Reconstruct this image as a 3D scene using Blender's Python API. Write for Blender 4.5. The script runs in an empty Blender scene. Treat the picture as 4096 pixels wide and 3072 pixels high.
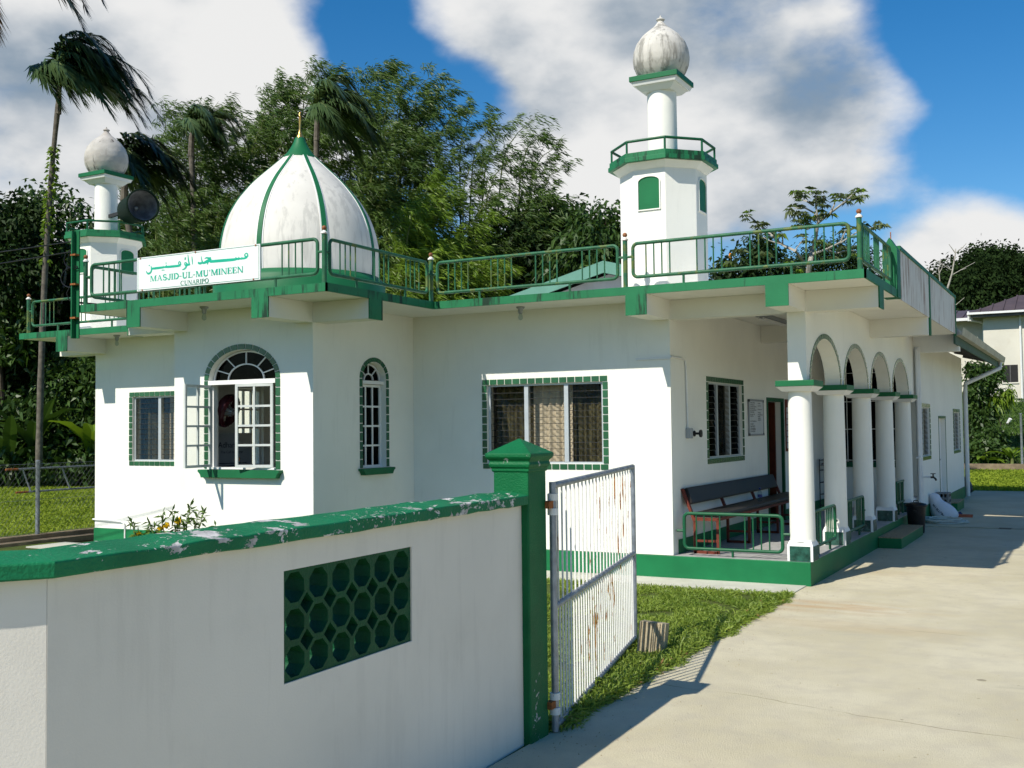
import bpy, math, random
import numpy as np
from mathutils import Vector, Matrix
from mathutils.geometry import tessellate_polygon
SC = bpy.context.scene
COL = SC.collection
R = math.radians
PI = math.pi
random.seed(7)
RNG = np.random.default_rng(11)

# ------------------------------------------------------------------ camera
CAMP = Vector((0.0, 0.0, 1.7))
_y, _p, _r = -4.93692938e-01, 4.09557500e-02, -1.10343736e-02
_fw = Vector((math.sin(_y)*math.cos(_p), math.cos(_y)*math.cos(_p), math.sin(_p)))
_rt = Vector((math.cos(_y), -math.sin(_y), 0.0)); _up = _rt.cross(_fw)
_rt2 = _rt*math.cos(_r) + _up*math.sin(_r); _up2 = -_rt*math.sin(_r) + _up*math.cos(_r)
cam = bpy.data.cameras.new('camera'); camo = bpy.data.objects.new('camera', cam); COL.objects.link(camo)
camo.matrix_world = Matrix(((_rt2.x, _up2.x, -_fw.x, CAMP.x), (_rt2.y, _up2.y, -_fw.y, CAMP.y), (_rt2.z, _up2.z, -_fw.z, CAMP.z), (0, 0, 0, 1)))
cam.sensor_width = 36.0; cam.lens = 4330.088/4096*36.0; cam.clip_start = 0.05; cam.clip_end = 4000
SC.camera = camo

# ------------------------------------------------------------------ sun, sky, exposure
SUND = Vector((0.26, 0.954, -1.0)).normalized()
sun = bpy.data.lights.new('sun', 'SUN'); sun.energy = 5.0; sun.angle = R(0.53); sun.color = (1.0, 0.94, 0.83)
suno = bpy.data.objects.new('sun', sun); COL.objects.link(suno); suno.location = (-10, -30, 40)
suno.rotation_euler = SUND.to_track_quat('-Z', 'Y').to_euler()
SC.view_settings.view_transform = 'Standard'; SC.view_settings.look = 'None'
SC.view_settings.exposure = 0.20; SC.view_settings.gamma = 1.0; SC.view_settings.use_curve_mapping = False

cy = SC.cycles; cy.max_bounces = 7; cy.diffuse_bounces = 3; cy.glossy_bounces = 3; cy.transmission_bounces = 4; cy.transparent_max_bounces = 16; cy.caustics_reflective = False; cy.caustics_refractive = False; cy.adaptive_threshold = .02
wd = bpy.data.worlds.new('World'); SC.world = wd; wd.use_nodes = True
wt = wd.node_tree; wt.nodes.clear()
def WN(t, **kw):
    n = wt.nodes.new(t)
    for k, v in kw.items(): setattr(n, k, v)
    return n
def wmath(op, a, b=None, c=None, clamp=False):
    n = WN('ShaderNodeMath', operation=op); n.use_clamp = clamp
    for i, x in enumerate((a, b, c)):
        if x is None: continue
        if isinstance(x, (int, float)): n.inputs[i].default_value = x
        else: wt.links.new(x, n.inputs[i])
    return n.outputs[0]
def wvec(op, a, b=None):
    n = WN('ShaderNodeVectorMath', operation=op)
    for i, x in enumerate((a, b)):
        if x is None: continue
        if isinstance(x, (tuple, list)): n.inputs[i].default_value = x
        else: wt.links.new(x, n.inputs[i])
    return n
sky = WN('ShaderNodeTexSky'); sky.sky_type = 'NISHITA'; sky.sun_disc = False
sky.sun_elevation = math.atan2(1.0, math.hypot(.26, .954)); sky.sun_rotation = math.atan2(-.26, -.954)
sky.altitude = 50; sky.air_density = 1.0; sky.dust_density = 0.25; sky.ozone_density = 3.0
hsv = WN('ShaderNodeHueSaturation'); hsv.inputs['Saturation'].default_value = 1.40; hsv.inputs['Value'].default_value = 2.1
wt.links.new(sky.outputs[0], hsv.inputs['Color'])
tc = WN('ShaderNodeTexCoord')
dirn = wvec('NORMALIZE', tc.outputs['Generated']).outputs[0]
sep = WN('ShaderNodeSeparateXYZ'); wt.links.new(dirn, sep.inputs[0])
cp = wvec('MULTIPLY', dirn, (1.0, 1.0, 1.7))
def wnoise(vec, scale, detail, rough, off=(0, 0, 0), dist=0.0):
    n = WN('ShaderNodeTexNoise'); n.inputs['Scale'].default_value = scale; n.inputs['Detail'].default_value = detail
    n.inputs['Roughness'].default_value = rough; n.inputs['Distortion'].default_value = dist
    wt.links.new(wvec('ADD', vec, off).outputs[0], n.inputs['Vector'])
    return n.outputs['Fac']
n_big = wnoise(cp.outputs[0], 1.6, 3, 0.5, (3.1, 1.7, 0))
n_mid = wnoise(cp.outputs[0], 5.2, 12, 0.52, (7.7, 2.2, 4), 0.0)
n_sun = wnoise(cp.outputs[0], 5.2, 6, 0.50, (7.7-.012, 2.2-.03, 4+.085), 0.0)      # the same field a little towards the light
n_tex = wnoise(cp.outputs[0], 3.6, 8, 0.52, (1.2, 9.0, 2), 0.0)
def skydir(px, py):                      # a direction of the sky seen in the photograph (2212 px wide)
    x, y = (px/2212*4096-2048)/4330.088, (py/2212*4096-1536)/4330.088
    v = (_rt2*x - _up2*y + _fw).normalized(); return tuple(v)
# cloud banks (+) and open blue (-): direction, sharpness, weight
BANKS = [((250, 90), 55, .55), ((60, 330), 60, .45), ((520, 70), 170, .4), ((420, 200), 120, .4), ((640, 100), 700, .22),
         ((980, 60), 160, .38), ((1180, 330), 130, .42), ((1290, 130), 160, .45), ((1600, 130), 90, .5), ((1450, 350), 110, .4), ((1770, 290), 160, .42), ((1900, 250), 500, .3),
         ((1960, 170), 900, .26), ((2080, 290), 500, .22), ((2060, 545), 420, .95), ((2212, 520), 420, .8), ((2140, 500), 900, .3),
         ((760, 60), 420, -.75), ((790, 150), 500, -.5), ((1010, 200), 900, -.55), ((1080, 190), 1800, -.2), ((2100, 60), 130, -.6), ((2020, 400), 260, -.55), ((2180, 400), 300, -.45), ((2195, 180), 300, -.5), ((1205, 95), 4000, -.22)]
acc = None
for (p, k, w) in BANKS:
    d = wvec('DOT_PRODUCT', dirn, skydir(*p)).outputs['Value']
    g = wmath('MULTIPLY', wmath('EXPONENT', wmath('MULTIPLY', wmath('SUBTRACT', d, 1.0), float(k))), w)
    acc = g if acc is None else wmath('ADD', acc, g)
cov = wmath('ADD', wmath('ADD', wmath('MULTIPLY', n_big, 0.5), wmath('MULTIPLY', n_mid, 1.9)), wmath('MULTIPLY', acc, 0.90))
mr = WN('ShaderNodeMapRange', interpolation_type='SMOOTHSTEP'); wt.links.new(cov, mr.inputs[0])
mr.inputs[1].default_value = 1.34; mr.inputs[2].default_value = 1.84
acc2 = None
for (p, k, w) in [((2075, 545), 350, -.55), ((2212, 520), 400, -.4), ((1290, 160), 260, -.35), ((1230, 380), 300, -.25), ((600, 90), 300, -.4), ((380, 40), 200, -.2), ((1960, 160), 900, -.5), ((1700, 270), 120, .32), ((1850, 290), 300, .2), ((100, 200), 150, .12), ((1000, 90), 200, .1)]:
    g = wmath('MULTIPLY', wmath('EXPONENT', wmath('MULTIPLY', wmath('SUBTRACT', wvec('DOT_PRODUCT', dirn, skydir(*p)).outputs['Value'], 1.0), float(k))), w)
    acc2 = g if acc2 is None else wmath('ADD', acc2, g)
shade = wmath('ADD', acc2, wmath('ADD', wmath('MULTIPLY', wmath('SUBTRACT', n_sun, n_mid), 2.4), wmath('ADD', wmath('ADD', wmath('MULTIPLY', n_tex, .85), .10), wmath('MULTIPLY', cov, 0.22))))
thick = WN('ShaderNodeMapRange', interpolation_type='SMOOTHSTEP'); wt.links.new(shade, thick.inputs[0])
thick.inputs[1].default_value = 0.60; thick.inputs[2].default_value = 1.56
cr = WN('ShaderNodeMix', data_type='RGBA'); wt.links.new(thick.outputs[0], cr.inputs[0])
cr.inputs[6].default_value = (14.8, 14.8, 14.7, 1); cr.inputs[7].default_value = (4.2, 5.6, 7.2, 1)
mx = WN('ShaderNodeMix', data_type='RGBA'); wt.links.new(mr.outputs[0], mx.inputs[0])
wt.links.new(hsv.outputs[0], mx.inputs[6]); wt.links.new(cr.outputs[2], mx.inputs[7])
bg = WN('ShaderNodeBackground'); bg.inputs['Strength'].default_value = 0.05
wt.links.new(mx.outputs[2], bg.inputs['Color'])
wo = WN('ShaderNodeOutputWorld'); wt.links.new(bg.outputs[0], wo.inputs[0])

# ------------------------------------------------------------------ materials
MATS = {}
class NT:
    def __init__(s, name):
        s.m = bpy.data.materials.new(name); s.m.use_nodes = True; s.t = s.m.node_tree; s.t.nodes.clear()
        s.out = s.N('ShaderNodeOutputMaterial'); MATS[name] = s.m
        g = s.N('ShaderNodeNewGeometry'); s.pos = g.outputs['Position']; s.island = g.outputs['Random Per Island']; s.nor = g.outputs['Normal']
    def N(s, t, **kw):
        n = s.t.nodes.new(t)
        for k, v in kw.items(): setattr(n, k, v)
        return n
    def L(s, a, b): s.t.links.new(a, b)
    def put(s, sock, v):
        if hasattr(v, 'links') or hasattr(v, 'is_linked'): s.L(v, sock)
        elif isinstance(v, (tuple, list)) and len(v) == 3 and len(sock.default_value) == 4: sock.default_value = (*v, 1)
        else: sock.default_value = v
    def math(s, op, a, b=0.0, clamp=False):
        n = s.N('ShaderNodeMath', operation=op); n.use_clamp = clamp; s.put(n.inputs[0], a); s.put(n.inputs[1], b); return n.outputs[0]
    def scl(s, v, sc):
        n = s.N('ShaderNodeVectorMath', operation='MULTIPLY'); s.L(v, n.inputs[0]); n.inputs[1].default_value = sc; return n.outputs[0]
    def rvec(s, sc):
        oi = s.N('ShaderNodeObjectInfo'); a = s.N('ShaderNodeVectorMath', operation='ADD'); s.L(s.scl(s.pos, sc), a.inputs[0]); s.L(s.math('MULTIPLY', oi.outputs['Random'], 60.0), a.inputs[1]); return a.outputs[0]
    def noise(s, scale, detail=4, rough=.55, vec=None, dist=0.0):
        n = s.N('ShaderNodeTexNoise'); n.inputs['Scale'].default_value = scale; n.inputs['Detail'].default_value = detail
        n.inputs['Roughness'].default_value = rough; n.inputs['Distortion'].default_value = dist
        s.L(vec if vec is not None else s.pos, n.inputs['Vector']); return n.outputs['Fac']
    def step(s, x, lo, hi, smooth=True):
        n = s.N('ShaderNodeMapRange'); n.interpolation_type = 'SMOOTHSTEP' if smooth else 'LINEAR'
        s.put(n.inputs[0], x); n.inputs[1].default_value = lo; n.inputs[2].default_value = hi; return n.outputs[0]
    def mix(s, f, a, b, mode='MIX'):
        n = s.N('ShaderNodeMix', data_type='RGBA', blend_type=mode); s.put(n.inputs[0], f); s.put(n.inputs[6], a); s.put(n.inputs[7], b); return n.outputs[2]
    def bsdf(s, col, rough=.7, metal=0.0, spec=.4, normal=None, alpha=None):
        b = s.N('ShaderNodeBsdfPrincipled'); s.put(b.inputs['Base Color'], col); s.put(b.inputs['Roughness'], rough)
        s.put(b.inputs['Metallic'], metal); b.inputs['Specular IOR Level'].default_value = spec
        if normal is not None: s.L(normal, b.inputs['Normal'])
        return b.outputs[0]
    def bump(s, h, st=.3, dist=.01):
        n = s.N('ShaderNodeBump'); n.inputs['Strength'].default_value = st; n.inputs['Distance'].default_value = dist; s.L(h, n.inputs['Height']); return n.outputs[0]
    def done(s, sh): s.L(sh, s.out.inputs[0]); return s.m
def sc3(c, k): return tuple(min(1, x*k) for x in c)

def paint(name, c, var=.1, vscale=3, rough=.65, bst=.15, bscale=120, streak=0, scol=(.05, .05, .045), sthr=.6, peel=0, pcol=(.62, .6, .57), pthr=.62, pscale=7, metal=0, spec=.22, dirt=0, dcol=(.3, .27, .2), pvec=None, wave=0, fleck=0):
    t = NT(name)
    col = t.mix(t.step(t.noise(vscale, 5), .3, .7), sc3(c, 1-var), sc3(c, 1+var*.6))
    if dirt:
        col = t.mix(t.math('MULTIPLY', t.step(t.noise(1.6, 7, .62), .5, .8), dirt), col, dcol)
    if streak:
        v = t.scl(t.pos, (5, 5, .55)); n1 = t.noise(2.4, 6, .65, v); n2 = t.noise(1.1, 3, .5)
        col = t.mix(t.math('MULTIPLY', t.step(t.math('ADD', t.math('MULTIPLY', n1, .7), t.math('MULTIPLY', n2, .35)), sthr, sthr+.1), streak), col, scol)
    hgt = t.noise(bscale, 3)
    if wave: hgt = t.math('ADD', hgt, t.math('MULTIPLY', t.noise(2.2, 4, .5), wave*9))
    if peel:
        n1 = t.noise(pscale, 9, .68, t.rvec(pvec) if pvec else None, .3); n2 = t.noise(1.3, 3)
        if fleck: n1 = t.math('MAXIMUM', n1, t.math('ADD', t.math('MULTIPLY', t.noise(46, 5, .6, None, .2), t.step(t.noise(2.1, 3), .3, .62)), fleck))
        pm = t.step(t.math('ADD', t.math('MULTIPLY', n1, .75), t.math('MULTIPLY', n2, .3)), pthr, pthr+.02)
        pc = t.mix(t.step(t.noise(9, 4), .4, .6), pcol, sc3(pcol, .62))
        col = t.mix(t.math('MULTIPLY', pm, peel), col, pc)
        hgt = t.math('SUBTRACT', hgt, t.math('MULTIPLY', pm, 1.5))
    return t.done(t.bsdf(col, rough, metal, spec, t.bump(hgt, bst, .01)))

WHITE = (.82, .815, .745)
paint('white_wall', WHITE, .04, 1.3, .75, .12, 60, streak=.09, scol=(.45, .44, .37), sthr=.575, wave=.5)
paint('white_trim', (.78, .78, .76), .03, 3, .55, .05, 60)
paint('soffit_paint', (.78, .77, .70), .04, 1.5, .8, .1, 60)
paint('boundary_white', (.76, .72, .64), .06, .9, .8, .09, 120, streak=.09, scol=(.40, .37, .32), sthr=.53, dirt=.18, dcol=(.42, .39, .33))  # dingy warm white of the boundary wall, with faint streaks and dirt
paint('dome_white', (.66, .64, .58), .06, 2.5, .75, .1, 60, streak=.42, scol=(.36, .35, .32), sthr=.53)
paint('onion_grey', (.46, .44, .40), .2, 5, .8, .3, 40, streak=.9, scol=(.10, .09, .08), sthr=.52, dirt=.5, dcol=(.24, .17, .13))
paint('onion_white', (.55, .53, .48), .1, 4, .8, .25, 40, streak=.9, scol=(.26, .25, .22), sthr=.50)
paint('parapet_white', (.68, .665, .62), .07, 2, .8, .2, 60, streak=.75, scol=(.25, .13, .085), sthr=.55)
paint('green_fascia', (.020, .165, .068), .12, 2.5, .5, .12, 60, streak=.85, scol=(.012, .014, .012), sthr=.545)
paint('green_paint', (.012, .130, .050), .1, 2.5, .5, .12, 60)
paint('green_plinth', (.009, .150, .052), .14, 2.2, .5, .1, 50, dirt=.25, dcol=(.05, .2, .09))
paint('green_coping', (.007, .155, .060), .16, 5, .55, .4, 70, peel=1, pthr=.575, pscale=8, pcol=(.62, .60, .58), pvec=(1.5, .75, 1.5), fleck=-.02)
paint('green_post', (.004, .120, .038), .14, 5, .5, .4, 90, peel=1, pthr=.61, pscale=8)
paint('green_block', (.005, .070, .026), .18, 8, .55, .4, 90, peel=.8, pthr=.70, pscale=14)
paint('green_rail', (.030, .125, .062), .25, 9, .45, .2, 90, peel=.7, pcol=(.16, .19, .045), pthr=.58, pscale=4)
paint('green_rail_dark', (.012, .095, .042), .15, 9, .4, .1, 90)
paint('green_panel', (.010, .145, .052), .08, 4, .5, .1, 60)
paint('teal_metal', (.105, .235, .185), .08, 3, .45, .05, 20)
paint('grey_paint', (.33, .35, .36), .08, 3, .7, .1, 30)
paint('wire', (.10, .105, .11), .2, 10, .5, .05, 40, metal=.3)
paint('galvanised', (.30, .33, .37), .25, 14, .42, .1, 40, metal=.55, peel=.8, pcol=(.25, .10, .035), pthr=.72, pscale=10)
paint('rusty_white', (.78, .77, .72), .06, 8, .5, .2, 80, peel=1, pcol=(.36, .15, .045), pthr=.592, pscale=9, pvec=(7, 7, .6))
paint('rust', (.28, .10, .03), .4, 20, .8, .3, 90)
paint('finial_copper', (.24, .095, .04), .35, 18, .5, .15, 70)
paint('gold', (.72, .42, .12), .1, 10, .28, .02, 40, metal=.85)
paint('dark_metal', (.035, .035, .035), .2, 10, .45, .05, 50)
paint('horn_green', (.006, .016, .009), .3, 8, .7, .1, 60, spec=.1)
paint('horn_grey', (.14, .14, .145), .4, 9, .6, .1, 60)
paint('bench_red', (.15, .036, .022), .2, 10, .55, .1, 60)
paint('bench_pad', (.022, .020, .020), .2, 5, .42, .1, 40)
paint('board_white', (.62, .64, .66), .03, 3, .3, .02, 20)
paint('board_frame', (.30, .31, .33), .1, 5, .4, .02, 20)
paint('ink', (.02, .02, .03), .1, 5, .6, 0, 20)
paint('sign_white', (.74, .77, .75), .03, 3, .4, .03, 20, streak=.12, scol=(.4, .38, .28), sthr=.6)
paint('sign_teal', (.012, .40, .26), .06, 8, .5, .02, 20)
paint('sign_dark', (.018, .19, .12), .06, 8, .5, .02, 20)
paint('wood_door', (.10, .025, .012), .3, 4, .4, .1, 30)
paint('aluminium', (.50, .54, .57), .06, 6, .38, .03, 40, metal=.35)
paint('casement_metal', (.55, .58, .56), .08, 6, .5, .03, 40)
paint('tile_green', (.018, .100, .044), .22, 4, .22, .06, 50, spec=.5)
paint('tile_marble', (.020, .080, .060), .5, 16, .25, .05, 60, peel=.5, pcol=(.16, .25, .22), pthr=.60, pscale=22, spec=.5)
paint('curtain_beige', (.66, .61, .52), .12, 5, .9, .1, 90)
paint('curtain_olive', (.105, .10, .055), .45, 7, .9, .1, 90)
paint('curtain_dark', (.035, .032, .028), .3, 6, .9, .1, 90)
paint('floor_tile', (.36, .36, .35), .15, 14, .55, .08, 70)
paint('pebble_top', (.34, .27, .17), .5, 70, .8, .6, 60)
paint('black_plastic', (.015, .015, .016), .3, 6, .38, .1, 30)
paint('blue_cloth', (.04, .05, .12), .3, 9, .9, .2, 40)
paint('coral_brush', (.45, .13, .07), .2, 40, .9, .5, 60)
paint('hose_grey', (.52, .55, .50), .15, 10, .4, .05, 60)
paint('sack_white', (.66, .67, .72), .05, 6, .75, .3, 35)
paint('sack_red', (.30, .02, .03), .1, 6, .7, .05, 50)
paint('concrete_block', (.24, .24, .24), .2, 20, .9, .5, 60)
paint('tan_block', (.38, .32, .21), .25, 14, .9, .6, 80)
paint('apron_concrete', (.50, .50, .43), .12, 3, .85, .3, 40, dirt=.4, dcol=(.42, .38, .25))
paint('kerb_concrete', (.23, .18, .12), .3, 4, .9, .5, 30, dirt=.5, dcol=(.10, .05, .03))
paint('house_wall', (.60, .58, .50), .06, 1.2, .85, .15, 30, dirt=.25, dcol=(.40, .33, .22))
paint('maroon_roof', (.085, .060, .056), .18, 2, .42, .05, 20)
paint('painted_dark', (.02, .02, .02), .1, 3, .6, .05, 20)  # near-black colour standing in for the shade inside holes and openings
paint('roof_underside', (.10, .10, .10), .2, 5, .6, .1, 20)
paint('gutter_cream', (.42, .41, .33), .15, 3, .6, .1, 20, dirt=.5, dcol=(.18, .17, .11))
paint('fascia_dull_green', (.045, .095, .065), .2, 5, .6, .1, 30)
paint('pvc_white', (.70, .71, .70), .05, 4, .4, .03, 20)
paint('bark_palm', (.13, .115, .095), .35, 8, .9, .6, 18)
paint('bark_pale', (.36, .34, .29), .25, 7, .9, .4, 20)
paint('bark_dark', (.07, .055, .04), .35, 8, .9, .6, 18)
paint('culm', (.13, .16, .05), .4, 5, .55, .1, 20)
paint('fan_maroon', (.06, .012, .016), .2, 6, .25, .03, 20)
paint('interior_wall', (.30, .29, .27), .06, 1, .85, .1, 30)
paint('orange_wood', (.45, .13, .03), .2, 9, .3, .05, 30)
paint('soil', (.10, .075, .045), .3, 5, .95, .5, 20)
paint('bottle_blue', (.03, .05, .20), .1, 5, .3, 0, 20)
paint('petal_yellow', (.80, .55, .02), .1, 20, .6, 0, 20)
paint('flower_orange', (.75, .25, .02), .1, 20, .6, 0, 20)

def glass_mat(name, tint, refl=.10, rough=.02):
    t = NT(name)
    tr = t.N('ShaderNodeBsdfTransparent'); tr.inputs[0].default_value = (*tint, 1)
    gl = t.N('ShaderNodeBsdfGlossy'); gl.inputs['Roughness'].default_value = rough; gl.inputs[0].default_value = (.6, .6, .56, 1)
    fr = t.N('ShaderNodeFresnel'); fr.inputs[0].default_value = 1.5
    m = t.N('ShaderNodeMixShader'); t.L(t.math('ADD', t.math('MULTIPLY', fr.outputs[0], .14), 0.002), m.inputs[0]); t.L(tr.outputs[0], m.inputs[1]); t.L(gl.outputs[0], m.inputs[2])
    return t.done(m.outputs[0])
glass_mat('glass_louvre', (.90, .885, .85)); glass_mat('glass_clear', (.96, .97, .96)); glass_mat('glass_dark', (.14, .14, .14)); glass_mat('bottle_plastic', (.8, .86, .9))

def leaf_mat(name, c1, c2, trans=.35, rough=.45, spec=.35):
    t = NT(name)
    n = t.step(t.noise(.8, 4), .3, .7); col = t.mix(t.math('ADD', t.math('MULTIPLY', t.island, .55), t.math('MULTIPLY', n, .45)), c1, c2)
    b = t.bsdf(col, rough, 0, spec)
    tl = t.N('ShaderNodeBsdfTranslucent'); t.L(t.mix(.5, col, t.mix(1.0, col, (1.0, 1.0, .35), 'MULTIPLY')), tl.inputs[0])
    m = t.N('ShaderNodeMixShader'); m.inputs[0].default_value = trans; t.L(b, m.inputs[1]); t.L(tl.outputs[0], m.inputs[2])
    return t.done(m.outputs[0])
leaf_mat('leaf_bamboo', (.030, .076, .012), (.135, .215, .042), .38)
leaf_mat('leaf_broad', (.022, .055, .012), (.075, .14, .028), .3)
leaf_mat('leaf_dark', (.010, .026, .007), (.036, .072, .016), .25, .6, .2)
leaf_mat('leaf_palm', (.042, .088, .030), (.13, .20, .080), .25, .38, .5)
leaf_mat('leaf_palm_dark', (.014, .030, .013), (.05, .085, .035), .2, .4, .5)
leaf_mat('leaf_dry', (.20, .10, .035), (.38, .24, .10), .3, .7)
leaf_mat('leaf_cecropia', (.055, .085, .03), (.15, .19, .075), .3)
leaf_mat('leaf_lime', (.075, .15, .012), (.22, .33, .03), .4)
leaf_mat('leaf_hill', (.006, .016, .005), (.030, .056, .014), .2, .9, .08)
leaf_mat('grass_blade', (.10, .18, .016), (.34, .43, .075), .4, .5)
leaf_mat('grass_far', (.13, .205, .016), (.33, .40, .042), .35, .7, .15)
leaf_mat('leaf_allamanda', (.05, .11, .012), (.15, .24, .03), .3)

def ground_mat(name, ca, cb, cc, s1=1.5, s2=25):
    t = NT(name)
    col = t.mix(t.step(t.noise(s1, 6, .6), .3, .7), ca, cb); col = t.mix(t.step(t.noise(s2, 4), .45, .75), col, cc)
    return t.done(t.bsdf(col, .95, 0, .15, t.bump(t.noise(60, 5), .8, .03)))
ground_mat('lawn_soil', (.055, .085, .018), (.10, .14, .025), (.07, .06, .03))
ground_mat('lawn_far', (.14, .20, .02), (.21, .27, .028), (.09, .14, .018), .5, 7)
ground_mat('forest_floor', (.018, .03, .01), (.03, .045, .014), (.03, .025, .015), .3, 5)
ground_mat('bank_grass', (.05, .10, .016), (.085, .15, .022), (.04, .08, .014), .5, 6)

def drive_mat():
    t = NT('drive_concrete')
    p = t.pos
    col = t.mix(t.step(t.noise(.8, 5, .6), .35, .65), (.48, .435, .30), (.56, .515, .375))
    col = t.mix(t.math('MULTIPLY', t.step(t.noise(5, 5), .4, .7), .5), col, (.43, .39, .30))
    # ochre washed-in soil
    sp = t.N('ShaderNodeSeparateXYZ'); t.L(p, sp.inputs[0])
    oc = t.step(t.noise(.55, 4, .55, t.scl(p, (.5, 1.3, 1))), .55, .78); col = t.mix(t.math('MULTIPLY', oc, .5), col, (.41, .295, .155))
    v1 = t.N('ShaderNodeVectorMath', operation='DISTANCE'); t.L(t.scl(p, (.55, 1.5, 0)), v1.inputs[0]); v1.inputs[1].default_value = (-1.33, 15.6, 0)
    rs = t.math('MULTIPLY', t.step(v1.outputs['Value'], .85, .05), t.step(t.noise(3.5, 6, .6, t.scl(p, (.5, 2.2, 1))), .35, .65)); col = t.mix(t.math('MULTIPLY', rs, .6), col, (.42, .25, .11))
    # grey scuffs
    sc = t.step(t.noise(1.2, 6, .65, t.scl(p, (.6, 1.7, 1))), .60, .78); col = t.mix(t.math('MULTIPLY', sc, .42), col, (.27, .26, .22))
    # oil spots
    vo = t.N('ShaderNodeTexVoronoi'); vo.inputs['Scale'].default_value = 1.9; t.L(p, vo.inputs['Vector'])
    th = t.math('MULTIPLY', t.step(t.noise(.9, 2), .36, .60), .075)
    spt = t.math('LESS_THAN', t.math('ADD', vo.outputs['Distance'], t.math('MULTIPLY', t.noise(30, 2), .03)), t.math('SUBTRACT', th, -.004))
    col = t.mix(t.math('MULTIPLY', spt, .62), col, (.14, .12, .08))
    vo2 = t.N('ShaderNodeTexVoronoi'); vo2.inputs['Scale'].default_value = 6.5; t.L(p, vo2.inputs['Vector'])
    sp2 = t.math('LESS_THAN', vo2.outputs['Distance'], t.math('MULTIPLY', t.step(t.noise(1.7, 2), .42, .7), .085)); col = t.mix(t.math('MULTIPLY', sp2, .5), col, (.17, .15, .10))
    # fine grit and hairline cracks
    col = t.mix(t.step(t.noise(170, 3, .7), .52, .75), col, (.34, .30, .22)); col = t.mix(t.step(t.noise(120, 2, .7), .66, .8), col, (.58, .54, .46))
    for (a, b, c0, amp) in ((.20, 1, 6.35, .35), (.12, 1, 9.3, .3), (-.08, 1, 4.05, .4), (.05, 1, 13.4, .25)):
        ln = t.math('ADD', t.math('ADD', t.math('MULTIPLY', sp.outputs[0], a), t.math('MULTIPLY', sp.outputs[1], b)), t.math('MULTIPLY', t.noise(.9, 5, .55), amp))
        cm = t.math('LESS_THAN', t.math('ABSOLUTE', t.math('SUBTRACT', ln, c0+amp*.5)), .0055)
        col = t.mix(t.math('MULTIPLY', cm, t.math('MULTIPLY', t.step(t.noise(1.5, 2), .40, .56), .65)), col, (.18, .15, .10))
    return t.done(t.bsdf(col, .88, 0, .25, t.bump(t.math('ADD', t.noise(90, 5, .65), t.math('MULTIPLY', t.noise(6, 3), .6)), .45, .012)))
drive_mat()

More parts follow.
